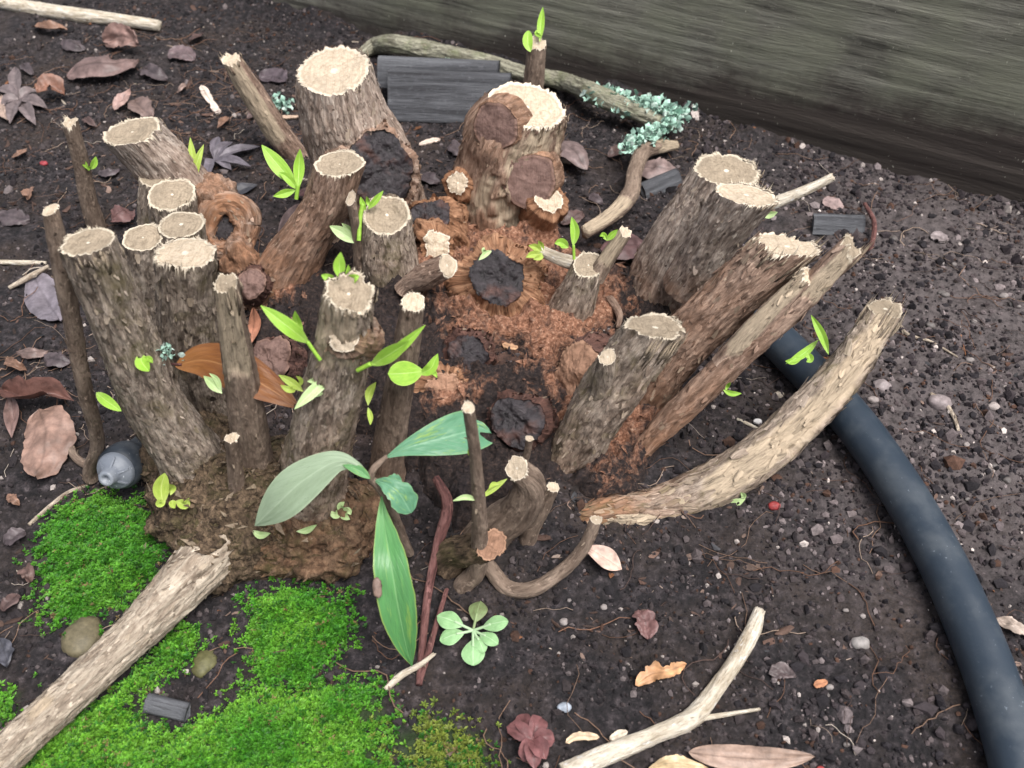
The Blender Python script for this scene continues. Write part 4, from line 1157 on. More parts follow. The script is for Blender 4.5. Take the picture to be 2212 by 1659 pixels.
big_leaf([(826, 992, 6.60), (880, 968, 6.90), (940, 950, 7.00), (1000, 935, 6.80), (1036, 926, 6.50)], .72, LEAF_BLUE, "bluish green leaf with its tip bitten off", up=(.1, -.55, .8), fold=.22, peak=.62,
         cut=.22, wave=.05, blunt=.8)
big_leaf([(985, 930, 6.60), (1010, 926, 6.50), (1034, 922, 6.40), (1062, 936, 6.30)], .26, LEAF_BLUE, None, up=(.1, -.55, .8), fold=.1, peak=.4, wave=.12, edge=.3)
big_leaf([(800, 1034, 6.20), (770, 1008, 6.60), (720, 1000, 6.70), (650, 1042, 6.00), (600, 1088, 5.10), (551, 1136, 3.80)], .70, LEAF_UNDER, "leaf showing its pale grey green underside", up=(-.3, -.75, .5), fold=-.18, peak=.58,
         wave=.03, blunt=.85)
big_leaf([(800, 1034, 6.30), (775, 1016, 6.50), (740, 1004, 6.65)], .16, LEAF_GREEN, None, up=(0, -.5, .8), fold=.3)
big_leaf([(806, 1036, 6.00), (835, 1046, 6.10), (862, 1066, 5.90), (888, 1108, 5.20)], .44, LEAF_BLUE, "short leaf with a ragged torn edge", up=(.2, -.6, .7), fold=.15, peak=.68, blunt=.6, edge=.25, wave=.06)
big_leaf([(820, 1036, 6.00), (846, 1040, 6.10), (868, 1038, 6.00)], .24, LEAF_BLUE, None, up=(.2, -.6, .7), fold=.15, peak=.7, blunt=.6, edge=.25)
big_leaf([(824, 1070, 5.30), (828, 1120, 5.00), (845, 1220, 4.50), (860, 1310, 3.38), (876, 1390, 1.98), (890, 1440, 0.90)], .62, LEAF_GREEN, "longest leaf hanging down with a brown nibbled spot", up=(.05, -.75, .55), fold=.2,
         peak=.52, wave=.04, blunt=.95, edge=.12)
sb = Bag(); bl = blob(PZ(814, 1272, 4.19), .16, .3, .05, rot=basis((.1, -.7, .6)), amp=.4, seg=24)
sb.add(bl['V'], bl['F4'], None, tint=np.full((len(bl['V']), 3), .0) + [.22, .15, .12])
SHRUB.part("brown_spot", sb, DEADLEAF, TWIG)

# ------------------------------------------------------------------ hose, nozzle, timber edging
def plastic_mat(name, c, dust, rough=.42):
    t = NT(name); q = t.obj()
    n = t.noise(q, 60, 6, .65); n2 = t.noise(q, 700, 3, .6)
    col = t.mix(t.math('MULTIPLY', t.fr(n, .46, .7), .7), c, dust)
    col = t.mix(t.math('MULTIPLY', t.fr(n2, .675, .71), t.fr(n, .4, .6)), col, tuple(min(1, x * 2.2) for x in dust))
    return t.done(col, t.fr(n, -.35, 1.3), t.bump(t.math('ADD', n, t.math('MULTIPLY', n2, .25)), .25, .0006), .5)


HOSE = plastic_mat("hose_rubber", (0.020, 0.031, 0.046), (0.06, 0.072, 0.085), .27)
hp = [(1560, 640), (1640, 700), (1720, 775), (1835, 900), (1935, 1040), (2030, 1205), (2105, 1370), (2160, 1520), (2205, 1680), (2240, 1860)]
HP = np.array([PZ(u, v, 1.0) for u, v in hp])
hr = .86
t = tube(HP, np.full(len(HP), hr), seg=64, step=.12, lump=.012, ridge=.0, rough=.05, jag=0, tipcap=True, basecap=True)
b = Bag(); add_tube(b, t)
single("garden_hose", b, HOSE, "thick smooth black hose curving across the soil beneath the arching peeled stem", "hose", org=HP[-2])

NOZ_BLACK = plastic_mat("nozzle_black", (0.028, 0.036, 0.048), (0.12, 0.13, 0.14), .4)
NOZ_GREY = plastic_mat("nozzle_grey", (0.17, 0.19, 0.225), (0.34, 0.36, 0.38), .5)


def lathe(c, axis, prof, seg=48):
    Bm = basis(axis)
    th = np.linspace(0, 2 * math.pi, seg, endpoint=False)
    V = np.concatenate([np.stack([np.cos(th) * r, np.sin(th) * r, np.full(seg, z)], 1) for r, z in prof]) @ Bm.T + np.asarray(c)
    F = grid_faces(len(prof), seg)
    return V, F


nc = PZ(258, 1010, 1.5); na = unit((-.12, -.88, .42))
noz = Thing("sprinkler_nozzle", "small black domed nozzle with a pale grey spout pushed against the root crown", "nozzle", PZ(262, 1030, 0))
b = Bag(); V, F = lathe(nc, na, [(.0, -2.2), (.55, -2.2), (.58, -1.1), (.66, -.95), (.68, -.9), (.80, -.85), (.86, -.6), (.9, -.2), (.88, .05), (.82, .18), (.66, .34), (.5, .42), (.0, .43)])
b.add(V, F); noz.part("body", b, NOZ_BLACK)
b = Bag(); V, F = lathe(nc + na * .02, na, [(.76, .2), (.74, .34), (.69, .42), (.46, .56), (.36, .68), (.31, 1.0), (.28, 1.06), (.13, 1.06), (.11, .85), (0, .85)])
b.add(V, F)
sp_ = noz.part("spout", b, NOZ_GREY)
Bn = basis(na)
b = Bag()
for k in range(6):
    a = 2 * math.pi * k / 6 + .3
    o = Bn @ np.array([math.cos(a), math.sin(a), 0]); s_ = Bn @ np.array([-math.sin(a), math.cos(a), 0])
    c0 = nc + o * .50
    V = []
    for (x, y, z) in [(-.2, -.05, .40), (.2, -.05, .30), (.2, .05, .30), (-.2, .05, .40), (-.17, -.035, .78), (.17, -.035, .50), (.17, .035, .50), (-.17, .035, .78)]:
        V.append(c0 + o * x + s_ * y + na * z)
    b.add(V, [(0, 1, 5, 4), (1, 2, 6, 5), (2, 3, 7, 6), (3, 0, 4, 7), (4, 5, 6, 7)])
noz.part("ribs", b, NOZ_GREY, sp_, smooth=False)


def wood_mat(name, dark, mid, light, algae=None, low=None, sc=1.0):
    t = NT(name); q = t.attr('wd', True)      # along, across, up in cm
    g1 = t.noise(t.scale(q, (.07 * sc, 1, 1.0 * sc)), 1.5, 8, .66, .7)
    g2 = t.noise(t.scale(q, (.12 * sc, 1, 1.6 * sc)), 8, 5, .7)
    pt = t.noise(t.scale(q, (1, 1, 1)), .22, 5, .6)
    c = t.ramp(g1, [(.32, dark), (.5, mid), (.66, light)])
    c = t.mix(t.math('MULTIPLY', t.fr(g2, .45, .32), .8), c, dark)
    g3 = t.noise(t.scale(q, (.5, 1, 1)), 5, 4, .7)
    c = t.mix(t.math('MULTIPLY', t.fr(g3, .55, .7), .5), c, light)
    if algae: c = t.mix(t.math('MULTIPLY', t.fr(pt, .42, .6), .7), c, algae)
    sx = t.n("ShaderNodeSeparateXYZ"); t.put(sx.inputs[0], q)
    if low:      # darker brown towards the foot, reaching higher along the board, with pale specks
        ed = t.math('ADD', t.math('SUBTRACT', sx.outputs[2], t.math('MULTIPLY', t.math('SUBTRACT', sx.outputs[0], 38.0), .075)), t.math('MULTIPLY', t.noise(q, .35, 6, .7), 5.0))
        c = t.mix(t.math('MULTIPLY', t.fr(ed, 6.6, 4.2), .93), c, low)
        sp2 = t.noise(t.scale(q, (1.6, 1, .8)), 4.5, 2, .5)
        c = t.mix(t.math('MULTIPLY', t.fr(sp2, .70, .76), .6), c, tuple(x * 2.2 for x in light))
    h = t.math('ADD', g1, t.math('MULTIPLY', g2, .5))
    return t.done(c, .85, t.bump(h, .8, .002), .25)


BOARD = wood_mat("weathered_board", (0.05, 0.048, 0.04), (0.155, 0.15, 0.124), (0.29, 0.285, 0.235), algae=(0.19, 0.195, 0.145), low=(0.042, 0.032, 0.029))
CHAR = wood_mat("grey_dead_wood", (0.026, 0.026, 0.029), (0.072, 0.074, 0.082), (0.145, 0.15, 0.162), sc=.8)


def box_board(L, H, T_, mat, name, label, cat, org, ax, up=UP, step=.14, seed=1, groove=.05, kx=1.0, warp=0.0):
    """a plank with worn grain: ax = the way it runs, org = foot of the near face at its start"""
    ax = unit(ax); up = unit(np.asarray(up) - ax * np.dot(up, ax)); nr = np.cross(ax, up)
    nx, nz = int(L / (step * 2.2)) + 1, int(H / step) + 1
    xs = np.linspace(0, L, nx); zs = np.linspace(0, H, nz); ys = np.linspace(0, T_, max(4, int(T_ / .3)))
    prof = [(0, z) for z in zs] + [(y, H) for y in ys[1:]] + [(T_, z) for z in zs[::-1][1::8]] + [(T_, 0)] + [(y, 0) for y in ys[::-1][1:-1]]
    prof = np.array(prof); m = len(prof)
    X = np.repeat(xs, m); Yp = np.tile(prof[:, 0], nx); Zp = np.tile(prof[:, 1], nx)
    q = np.stack([X * .05 * kx, Yp * .6, Zp * 1.1], 1)
    gr = fbm(q + seed, 4, seed) ; gr2 = fbm(q * [3, 2, 2.6] + seed, 3, seed + 4)
    d = groove * (gr * 1.2 + .45 * gr2)
    corner = np.exp(-((Zp - H) / .25) ** 2) * np.exp(-(Yp / .25) ** 2)
    zed = Zp - .14 * corner
    sgn = np.where(Yp < .01, 1, np.where(Yp > T_ - .01, -1, 0))
    bend = warp * np.sin(X / L * math.pi)
    V = np.asarray(org) + ax * X[:, None] + up * (zed + bend + (sgn == 0) * d * np.where(Zp > H / 2, 1, -1))[:, None] - nr * (-1) * 0
    V = V + (-nr * -1) * 0
    inward = nr if np.dot(nr, FWD) > 0 else -nr
    V = V + inward * (Yp - sgn * d + .14 * corner)[:, None]
    F = grid_faces(nx, m)
    n0 = len(V)
    # end grain
    V = np.vstack([V, V[:m].mean(0), V[n0 - m:n0].mean(0)])
    wd = np.vstack([np.stack([X, Yp, Zp], 1), [[0, T_ / 2, H / 2], [L, T_ / 2, H / 2]]]) + [0, seed * 1.7, 0]
    F3 = [(n0, j, (j + 1) % m) for j in range(m)] + [(n0 + 1, n0 - m + (j + 1) % m, n0 - m + j) for j in range(m)]
    b = Bag(); b.add(V, F, F3, wd=wd)
    return single(name, b, mat, label, cat, org=org)


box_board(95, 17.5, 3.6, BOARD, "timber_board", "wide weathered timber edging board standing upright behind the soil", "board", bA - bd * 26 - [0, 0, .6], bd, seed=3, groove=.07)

# ------------------------------------------------------------------ loose soil, roots and litter (uncountable)
_ph = (1 + 5 ** .5) / 2
ICO = np.array([(-1, _ph, 0), (1, _ph, 0), (-1, -_ph, 0), (1, -_ph, 0), (0, -1, _ph), (0, 1, _ph), (0, -1, -_ph), (0, 1, -_ph), (_ph, 0, -1), (_ph, 0, 1), (-_ph, 0, -1), (-_ph, 0, 1)], float)
ICO /= np.linalg.norm(ICO[0])
ICF = np.array([(0, 11, 5), (0, 5, 1), (0, 1, 7), (0, 7, 10), (0, 10, 11), (1, 5, 9), (5, 11, 4), (11, 10, 2), (10, 7, 6), (7, 1, 8), (3, 9, 4), (3, 4, 2), (3, 2, 6), (3, 6, 8), (3, 8, 9), (4, 9, 5), (2, 4, 11), (6, 2, 10), (8, 6, 7), (9, 8, 1)])


def scatter(n, xr=(-34, 34), yr=(10, 70), keep=None, seed=1):
    g = np.random.default_rng(seed)
    x = g.uniform(*xr, n); y = g.uniform(*yr, n)
    k = board_side(x, y) > .15
    if keep is not None: k &= keep(x, y, g)
    x, y = x[k], y[k]
    z, m = h_full(x, y)
    return np.stack([x, y, z], 1), m, g


def crumbs():
    P, m, g = scatter(125000, keep=lambda x, y, g: g.random(len(x)) < .72 + .6 * vn(np.stack([x * .35, y * .35, x * 0], 1), 9), seed=11)
    k = m < .15; P = P[k]; n = len(P)
    right = sstep(4, 14, P[:, 0])
    sz = np.exp(g.normal(-3.1, .55, n)) * (1 + .45 * right)
    sz = np.minimum(sz, .3)
    D = ICO[None] * (1 + g.normal(0, .22, (n, 12, 1))) * (sz[:, None, None] * g.uniform(.6, 1.3, (n, 1, 3)))
    V = (P[:, None, :] + D + np.array([0, 0, 1]) * (sz * .2)[:, None, None]).reshape(-1, 3)
    F = (ICF[None] + 12 * np.arange(n)[:, None, None]).reshape(-1, 3)
    pal = np.array([(.012, .010, .012), (.023, .018, .020), (.041, .032, .033), (.074, .06, .061), (.13, .108, .108), (.05, .026, .018), (.32, .28, .26)])
    w = np.array([.30, .27, .17, .11, .07, .06, .02])
    c = pal[g.choice(len(pal), n, p=w)]
    c = c * (.95 + .55 * right[:, None]) * g.uniform(.7, 1.3, (n, 1))
    b = Bag(); b.add(V, None, F, tint=np.repeat(c, 12, 0))
    o = single("soil_crumbs", b, CRUMB, "fine dark crumbs and specks of loose soil all over the bed", None, kind='stuff', org=(0, 35, 0), smooth=False)


def litter():
    P, m, g = scatter(15000, keep=lambda x, y, g: g.random(len(x)) < (.45 + .8 * vn(np.stack([x * .2, y * .2, x * 0 + 5], 1), 19)) * (1 - .55 * sstep(2, 9, x)), seed=21)
    n = len(P); b = Bag()
    pal = np.array([(.055, .036, .030), (.09, .052, .040), (.13, .08, .062), (.19, .13, .105), (.30, .23, .19), (.05, .05, .055), (.20, .085, .04), (.45, .38, .31)])
    w = np.array([.30, .27, .18, .08, .035, .08, .04, .015])
    for i in range(n):
        L = min(1.1, math.exp(g.normal(-1.35, .5))); wd = L * g.uniform(.12, .55); a = g.uniform(0, 6.28); k = 7
        tt = np.linspace(0, 2 * math.pi, k, endpoint=False)
        rr = g.uniform(.6, 1.15, k)
        x = np.cos(tt) * rr * L * .5; y = np.sin(tt) * rr * wd * .5
        tilt = g.normal(0, .4); cu = g.normal(0, .5)
        z = x * math.tan(tilt) * .5 + cu * x * x / L + .02 + abs(tilt) * L * .06
        X = x * math.cos(a) - y * math.sin(a); Y = x * math.sin(a) + y * math.cos(a)
        V = P[i] + np.stack([X, Y, z], 1)
        V = np.vstack([V, V - [0, 0, .025]])
        c = pal[g.choice(len(pal), p=w)] * g.uniform(.45, 1.2)
        b.add(V, [(j, j + k, (j + 1) % k + k, (j + 1) % k) for j in range(k)], [(0, j, j + 1) for j in range(1, k - 1)] , tint=np.tile(c, (2 * k, 1)))
    single("leaf_litter", b, LITTER, "small brown scraps of bark, leaf and straw scattered on the soil", None, kind='stuff', org=(0, 35, 0), smooth=False)


def fibres():
    g = np.random.default_rng(31); b = Bag()
    hot = [(660, 640, 1.9, 150), (1300, 680, 2.2, 90), (700, 590, 1.6, 60), (1000, 700, 2.6, 90), (620, 300, 2.5, 40), (450, 240, 3.5, 60), (120, 780, 2.5, 60), (1500, 300, 4, 30), (1350, 860, 2.0, 40)]
    seeds = []
    for (u, v, sd, n) in hot:
        p = G(u, v)
        for _ in range(n): seeds.append((p[0] + g.normal(0, sd), p[1] + g.normal(0, sd), 1))
    for _ in range(1000): seeds.append((g.uniform(-33, 33), g.uniform(11, 66), 0))
    for (x, y, k) in seeds:
        if board_side(x, y) < 1: continue
        n = int(g.integers(5, 12)); a = g.uniform(0, 6.28); st = g.uniform(.12, .34) * (1.0 if k else 1.2)
        X, Y = [x], [y]
        for _ in range(n): a += g.normal(0, .42); X.append(X[-1] + st * math.cos(a)); Y.append(Y[-1] + st * math.sin(a))
        Z, m = h_full(np.array(X), np.array(Y))
        if m.max() > .1: continue
        C = np.stack([X, Y, Z + .05 + np.abs(np.cumsum(g.normal(0, .05, n + 1)))], 1)
        r = g.uniform(.008, .022) * (1.5 if g.random() < .1 else 1)
        T, N, B = frames(C)
        th = np.array([0, 2.09, 4.19])
        V = (C[:, None] + r * (np.cos(th)[None, :, None] * N[:, None] + np.sin(th)[None, :, None] * B[:, None])).reshape(-1, 3)
        c = np.array([(.16, .085, .055), (.24, .15, .105), (.36, .27, .21), (.08, .05, .042), (.5, .43, .36)][int(g.choice(5, p=[.34, .26, .12, .24, .04]))]) * g.uniform(.7, 1.2)
        b.add(V, grid_faces(n + 1, 3), None, tint=np.tile(c, (len(V), 1)))
    single("root_fibres", b, LITTER, "hair thin brown root fibres lying tangled on the soil", None, kind='stuff', org=(0, 35, 0))


def moss():
    names = dict(a="rounded cushion of bright green moss beside the black nozzle", b="square cushion of bright green moss below the root crown",
                 c="wide carpet of bright green moss along the bottom edge", d="narrow strip of moss under the low pale stem",
                 e="thin dull olive moss patch beside the big moss carpet", f="small scrap of moss behind the low pale stem")
    for key, poly in MOSS_W.items():
        g = np.random.default_rng(hash(key) % 1000 if False else ord(key))
        lo, hi = poly.min(0) - .8, poly.max(0) + .8
        lo[1] = max(lo[1], 10.5); lo[0] = max(lo[0], -24)
        area = (hi - lo).prod()
        n = int(area * 340)
        x = g.uniform(lo[0], hi[0], n); y = g.uniform(lo[1], hi[1], n)
        d = poly_sd(poly, x, y) + .55 * fbm(np.stack([x * .9, y * .9, x * 0 + 3.3], 1), 4, 77, .6)
        hole = fbm(np.stack([x * 1.1, y * 1.1, x * 0 + ord(key)], 1), 4, 13, .6)
        den = {'a': 1, 'b': 1.05, 'c': .9, 'd': .7, 'e': .42, 'f': .5}[key]
        thr = {'a': -.18, 'b': -.6, 'c': -.10, 'd': -.2, 'e': 0.02, 'f': -.1}[key]
        k = (g.random(n) < den * (.85 * sstep(-.25, .45, d) + .15 * sstep(-1.0, .2, d))) & (hole + .12 * g.normal(0, 1, n) > thr - .35 * sstep(.3, 1.2, d))
        x, y, d = x[k], y[k], d[k]; n = len(x)
        z, _ = h_full(x, y)
        z = z + .03 + .12 * fbm(np.stack([x * 2.6, y * 2.6, x * 0], 1), 3, 88) + g.uniform(-.05, .07, n)
        nl = 8
        az = g.uniform(0, 6.28, (n, 1)) + np.arange(nl) * 2.4 + g.normal(0, .3, (n, nl))
        el = g.uniform(.15, 1.25, (n, nl))
        L = g.uniform(.08, .17, (n, nl)) * (1 + .25 * g.normal(0, 1, (n, 1)).clip(-1, 2)); wd = L * g.uniform(.16, .26, (n, nl))
        D = np.stack([np.cos(az) * np.cos(el), np.sin(az) * np.cos(el), np.sin(el)], -1)
        S_ = np.stack([-np.sin(az), np.cos(az), 0 * az], -1)
        Nn = np.cross(D, S_)
        base = np.stack([x, y, z], 1)[:, None, :] + D * .01
        q = np.stack([base, base + D * (L * .45)[..., None] + S_ * wd[..., None] + Nn * (L * .05)[..., None], base + D * L[..., None] - np.array([0, 0, .25]) * (L * .5)[..., None],
                      base + D * (L * .45)[..., None] - S_ * wd[..., None] + Nn * (L * .05)[..., None]], 2)
        V = q.reshape(-1, 3)
        F = np.arange(len(V)).reshape(-1, 4)
        mixn = fbm(np.stack([x * .7, y * .7, x * 0 + 2], 1), 4, 99, .6) * 1.5
        c1 = np.array([.070, .265, .018]); c2 = np.array([.15, .37, .032]); c3 = np.array([.035, .16, .014])
        if key == 'e': c1, c2 = np.array([.10, .19, .02]), np.array([.20, .25, .04])
        if key == 'a': c1, c2 = np.array([.06, .23, .016]), np.array([.12, .33, .03])
        f = np.clip(.5 + mixn, 0, 1)[:, None]
        c = c1 * (1 - f) + c2 * f
        c = np.where(g.random((n, 1)) < .22, c3, c)
        c = np.where(g.random((n, 1)) < .025, [.22, .16, .07], c)
        cc = np.repeat(c, nl, 0) * g.uniform(.6, 1.35, (n * nl, 1))
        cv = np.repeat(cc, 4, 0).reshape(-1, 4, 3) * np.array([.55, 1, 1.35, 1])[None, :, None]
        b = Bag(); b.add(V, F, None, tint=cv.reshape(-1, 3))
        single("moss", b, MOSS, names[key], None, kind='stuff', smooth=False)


crumbs(); litter(); fibres(); moss()

# ------------------------------------------------------------------ fallen leaves
def dead_leaf(label, pts, width, tint, up=None, lift=.25, name="dead_leaf", group=None, **kw):
    """a fallen leaf along picture points (u, v[, height])"""
    mid = [G(p[0], p[1], lift + (p[2] if len(p) > 2 else 0)) for p in pts]
    c = mid[len(mid) // 2]
    b = Bag()
    kw.setdefault('nl', 36); kw.setdefault('nw', 9)
    add_leaf(b, mid, width * depth(c) / FPX, up=up if up is not None else (0.05, -.25, 1), tint=tint, thick=.02, **kw)
    return single(name, b, DEADLEAF, label, "leaf", group)


PINK = (.235, .145, .125); GREYL = (.135, .115, .12); TAN = (.42, .30, .21); RUST = (.20, .085, .055); DARKR = (.10, .045, .04)
dead_leaf("crumpled pinkish brown oval leaf lying beside the black nozzle", [(85, 885), (100, 930), (92, 990), (78, 1032)], 58, (.30, .19, .15), curl=-.35, wave=.16, edge=.3, blunt=.45, lift=.5, up=(.1, -.5, .85))
dead_leaf("shrivelled dark red leaf rolled up at the outer edge of the clump", [(5, 840), (60, 860, .3), (110, 850, .4), (160, 868)], 26, (.17, .085, .07), fold=1.2, curl=.4, wave=.2, edge=.4, lift=.4)
dead_leaf("narrow dull pink leaf drooping under the shrivelled red leaf", [(22, 850, .3), (28, 890), (25, 945)], 16, (.22, .14, .125), fold=.6, wave=.12, lift=.3)
dead_leaf("pale mauve grey leaf with a dark hole beside the long thin stem", [(70, 590), (95, 640), (128, 690)], 40, (.20, .175, .20), curl=-.3, wave=.12, edge=.25, blunt=.5, lift=.4)
dead_leaf("big curled mauve brown leaf at the back of the bed", [(140, 160), (190, 140, .5), (245, 138, .5), (298, 128, .1)], 34, (.20, .135, .125), fold=.35, curl=-.4, wave=.14, edge=.25, blunt=.6, lift=.5)
dead_leaf("pink brown leaf standing behind the big curled leaf", [(225, 90), (265, 78, .5), (300, 95, .3)], 24, PINK, fold=.4, wave=.2, edge=.4, blunt=.5, lift=.5, up=(0, -.8, .6))
dead_leaf("small faded mauve leaf flat against the soil at the back", [(362, 120), (392, 116), (420, 128)], 24, (.14, .10, .105), wave=.12, edge=.3, blunt=.5)
dead_leaf("dull purple leaf half buried behind the bare broken stem", [(560, 170), (590, 166), (618, 176)], 24, (.085, .065, .075), wave=.12, edge=.3, blunt=.5)
dead_leaf("rust brown curled leaf behind the grey star shaped leaf", [(80, 200, .3), (110, 185, .5), (140, 205)], 22, (.26, .13, .09), fold=.7, wave=.2, edge=.4, lift=.5)
dead_leaf("pink leaf fragment standing upright in the soil", [(245, 235), (262, 215, .3), (282, 195, .4)], 14, (.38, .25, .22), wave=.25, edge=.5, lift=.4)
dead_leaf("reddish brown leaf scrap behind the oval cut stem", [(240, 480), (262, 462, .3), (290, 455)], 26, (.16, .085, .08), wave=.25, edge=.5, curl=-.3, lift=.4)
dead_leaf("mauve curled leaf beside the jagged wounded stem", [(1205, 305), (1240, 325, .6), (1268, 365, .1)], 32, (.21, .155, .15), fold=.3, curl=-.5, wave=.1, edge=.2, blunt=.6, lift=.6)
dead_leaf("grey pink leaf lying under the crooked twig", [(1385, 358), (1420, 362, .3), (1468, 372)], 34, (.24, .175, .165), curl=-.3, wave=.1, edge=.3, blunt=.5, lift=.4)
dead_leaf("dark red leaf tucked against the double cut stem", [(1310, 520), (1345, 525, .5), (1395, 530)], 42, (.15, .085, .085), curl=-.3, wave=.1, edge=.2, blunt=.5, lift=.5)
dead_leaf("small dark leaf propped beside the curved reddish stem", [(650, 440), (628, 470), (600, 505)], 14, (.12, .085, .085), fold=.5, wave=.1, lift=.5)
dead_leaf("dark plum leaf scrap near the sprouting curved stem", [(640, 424), (668, 414), (700, 420)], 10, (.12, .05, .05), wave=.2, lift=.5)
dead_leaf("large beige leaf lying flat at the bottom edge", [(1488, 1625), (1560, 1634, .2), (1660, 1640, .2), (1760, 1635)], 28, (.36, .25, .195), fold=.1, wave=.08, edge=.1, blunt=.6, lift=.35, up=(0, -.6, .8))
dead_leaf("pale straw coloured curled leaf beside the beige leaf", [(1400, 1662), (1450, 1648, .2), (1530, 1658)], 15, (.62, .47, .28), wave=.2, edge=.4, lift=.3)
dead_leaf("bright orange oak like leaf fragment on the bare soil", [(1372, 1480), (1405, 1458, .1), (1440, 1450, .1), (1482, 1436)], 15, (.55, .30, .15), wave=.2, edge=1.1, blunt=.5, lift=.2)
dead_leaf("small dusky pink leaf pressed into the open soil", [(1380, 1320), (1395, 1345), (1400, 1380)], 24, (.18, .095, .09), wave=.2, edge=.5, blunt=.5, lift=.2)
dead_leaf("mauve leaf scrap beside the pale twig", [(1660, 1455), (1690, 1450), (1720, 1462)], 18, (.10, .075, .075), wave=.2, edge=.4, lift=.2)
dead_leaf("pale pink pointed bract lying beside the torn side stub", [(1255, 1180, .2), (1290, 1195, .25), (1343, 1230)], 24, (.62, .44, .36), fold=.5, curl=-.2, wave=.04, lift=.35, peak=.6)
dead_leaf("pale grey brown leaf edge behind the oval leaf", [(2, 205), (8, 240), (20, 262)], 14, (.45, .33, .27), wave=.2, edge=.3, lift=.3)
dead_leaf("dark slate scrap of leaf near the grey star leaf", [(490, 420), (520, 410), (556, 398)], 16, (.05, .05, .06), wave=.1, lift=.25)
dead_leaf("dark bluish leaf propped between the middle stems", [(818, 770), (836, 735), (852, 700)], 24, (.085, .08, .10), curl=-.3, wave=.08, lift=.6, up=(-.2, -.8, .5))
dead_leaf("dark slate leaf at the left edge of the soil", [(0, 1380), (10, 1410), (15, 1440)], 22, (.07, .07, .085), wave=.15, edge=.3)
dead_leaf("pale rim of a dead leaf at the far edge of the soil", [(2150, 1335), (2185, 1350, .1), (2230, 1372)], 16, (.45, .36, .30), wave=.2, edge=.3, lift=.3)

g = np.random.default_rng(88)
SCR = [(160, 95), (60, 150), (335, 160), (310, 235), (195, 265), (480, 265), (545, 245), (40, 330), (235, 370), (420, 450), (70, 760), (35, 790), (125, 775), (1290, 430), (1235, 470), (1330, 330), (110, 60),
       (420, 80), (390, 190), (30, 470), (60, 420), (640, 700), (600, 720), (985, 320), (930, 385), (1010, 350), (60, 1240), (30, 1160), (20, 1300), (1080, 890), (770, 900), (30, 1080)]
for u, v in SCR:
    a = g.uniform(0, 3.14); L = g.uniform(18, 36); c = np.array([(.17, .105, .09), (.20, .14, .125), (.11, .07, .065), (.26, .15, .105), (.09, .07, .075), (.30, .21, .18)][int(g.integers(0, 6))])
    dx, dy = math.cos(a) * L, math.sin(a) * L * .6
    dead_leaf("small faded brown leaf scrap lying crumpled in the soil", [(u - dx, v - dy), (u, v, g.uniform(.1, .4)), (u + dx, v + dy)], L * g.uniform(.35, .7), c, fold=g.uniform(0, .6), curl=g.uniform(-.5, .3), wave=.2, edge=.5,
              blunt=.55, lift=.2, nl=18, nw=5, name="leaf_scrap", group="small faded leaf scraps in the soil")

# the orange leaf caught between the stems
ol = Thing("orange_leaf", "glossy orange brown leaf caught behind the split stem", "leaf", PZ(500, 830, 3))
dz = depth_at(STEMS['s10'], 520, 800, -1.6)
b = Bag(); add_leaf(b, [PD(378, 790, dz + .7), PD(440, 778, dz + .4), PD(510, 800, dz), PD(580, 838, dz - .2), PD(648, 882, dz - .4)], .74, up=(.25, -.6, .75), fold=.12, peak=.45, blunt=.8, nl=44, nw=12, wave=.04)
ol.part("blade", b, LEAF_ORANGE)
b = Bag(); t = tube([PD(335, 788, dz + 1.0), PD(360, 786, dz + .8), PD(392, 788, dz + .65)], [.05, .05, .05], lump=.03, ridge=0, rough=.1, tipcap=True); add_tube(b, t)
ol.part("stalk", b, BARK_REDTWIG)
rl = dead_leaf("pinkish brown leaf standing behind the split stem", [(545, 665), (548, 700), (540, 745)], 20, (.36, .16, .10), wave=.06, lift=1.2, up=(0, -.9, .3))


def star_leaf(label, u, v, lobes, width, tint, lift=.3, z=None):
    b = Bag()
    c = G(u, v, lift)
    for (du, dv) in lobes:
        e = G(u + du, v + dv, lift * .6 + .1); mdl = (np.asarray(c) + e) / 2 + [0, 0, .18]
        add_leaf(b, [c, mdl, e], width * depth(c) / FPX, up=(.05, -.3, 1), fold=.55, peak=.5, blunt=.9, wave=.1, tint=tint, nl=16, nw=4, thick=.015, edge=.25)
    t = tube([c, (np.asarray(c) + [0.1, 0, .05])], [.03, .03], seg=6, step=.02, lump=0, ridge=0, jag=0, tipcap=True)
    b.add(t['V'], t['F4'], t['F3'], lf=t['bk'], tint=np.tile(np.asarray(tint), (len(t['V']), 1)))
    return single("maple_leaf", b, DEADLEAF, label, "leaf")


star_leaf("grey dry maple leaf with pointed lobes behind the green shoot", 462, 345, [(40, -38), (100, -28), (80, 15), (38, 22), (-12, 25), (-18, 50), (10, -50)], 11, (.17, .15, .175))
star_leaf("grey brown dry maple leaf at the edge beside the pale leaf rim", 42, 215, [(-10, -70), (60, 18), (35, 55), (-20, 52), (-40, 15), (40, -18), (-45, -25)], 14, (.19, .15, .15))
star_leaf("dusky red maple leaf lying on the open soil at the bottom edge", 1150, 1600, [(-55, -30), (-30, -55), (20, -50), (48, 0), (30, 40), (-20, 45), (5, 62)], 20, (.20, .085, .085), lift=.35)

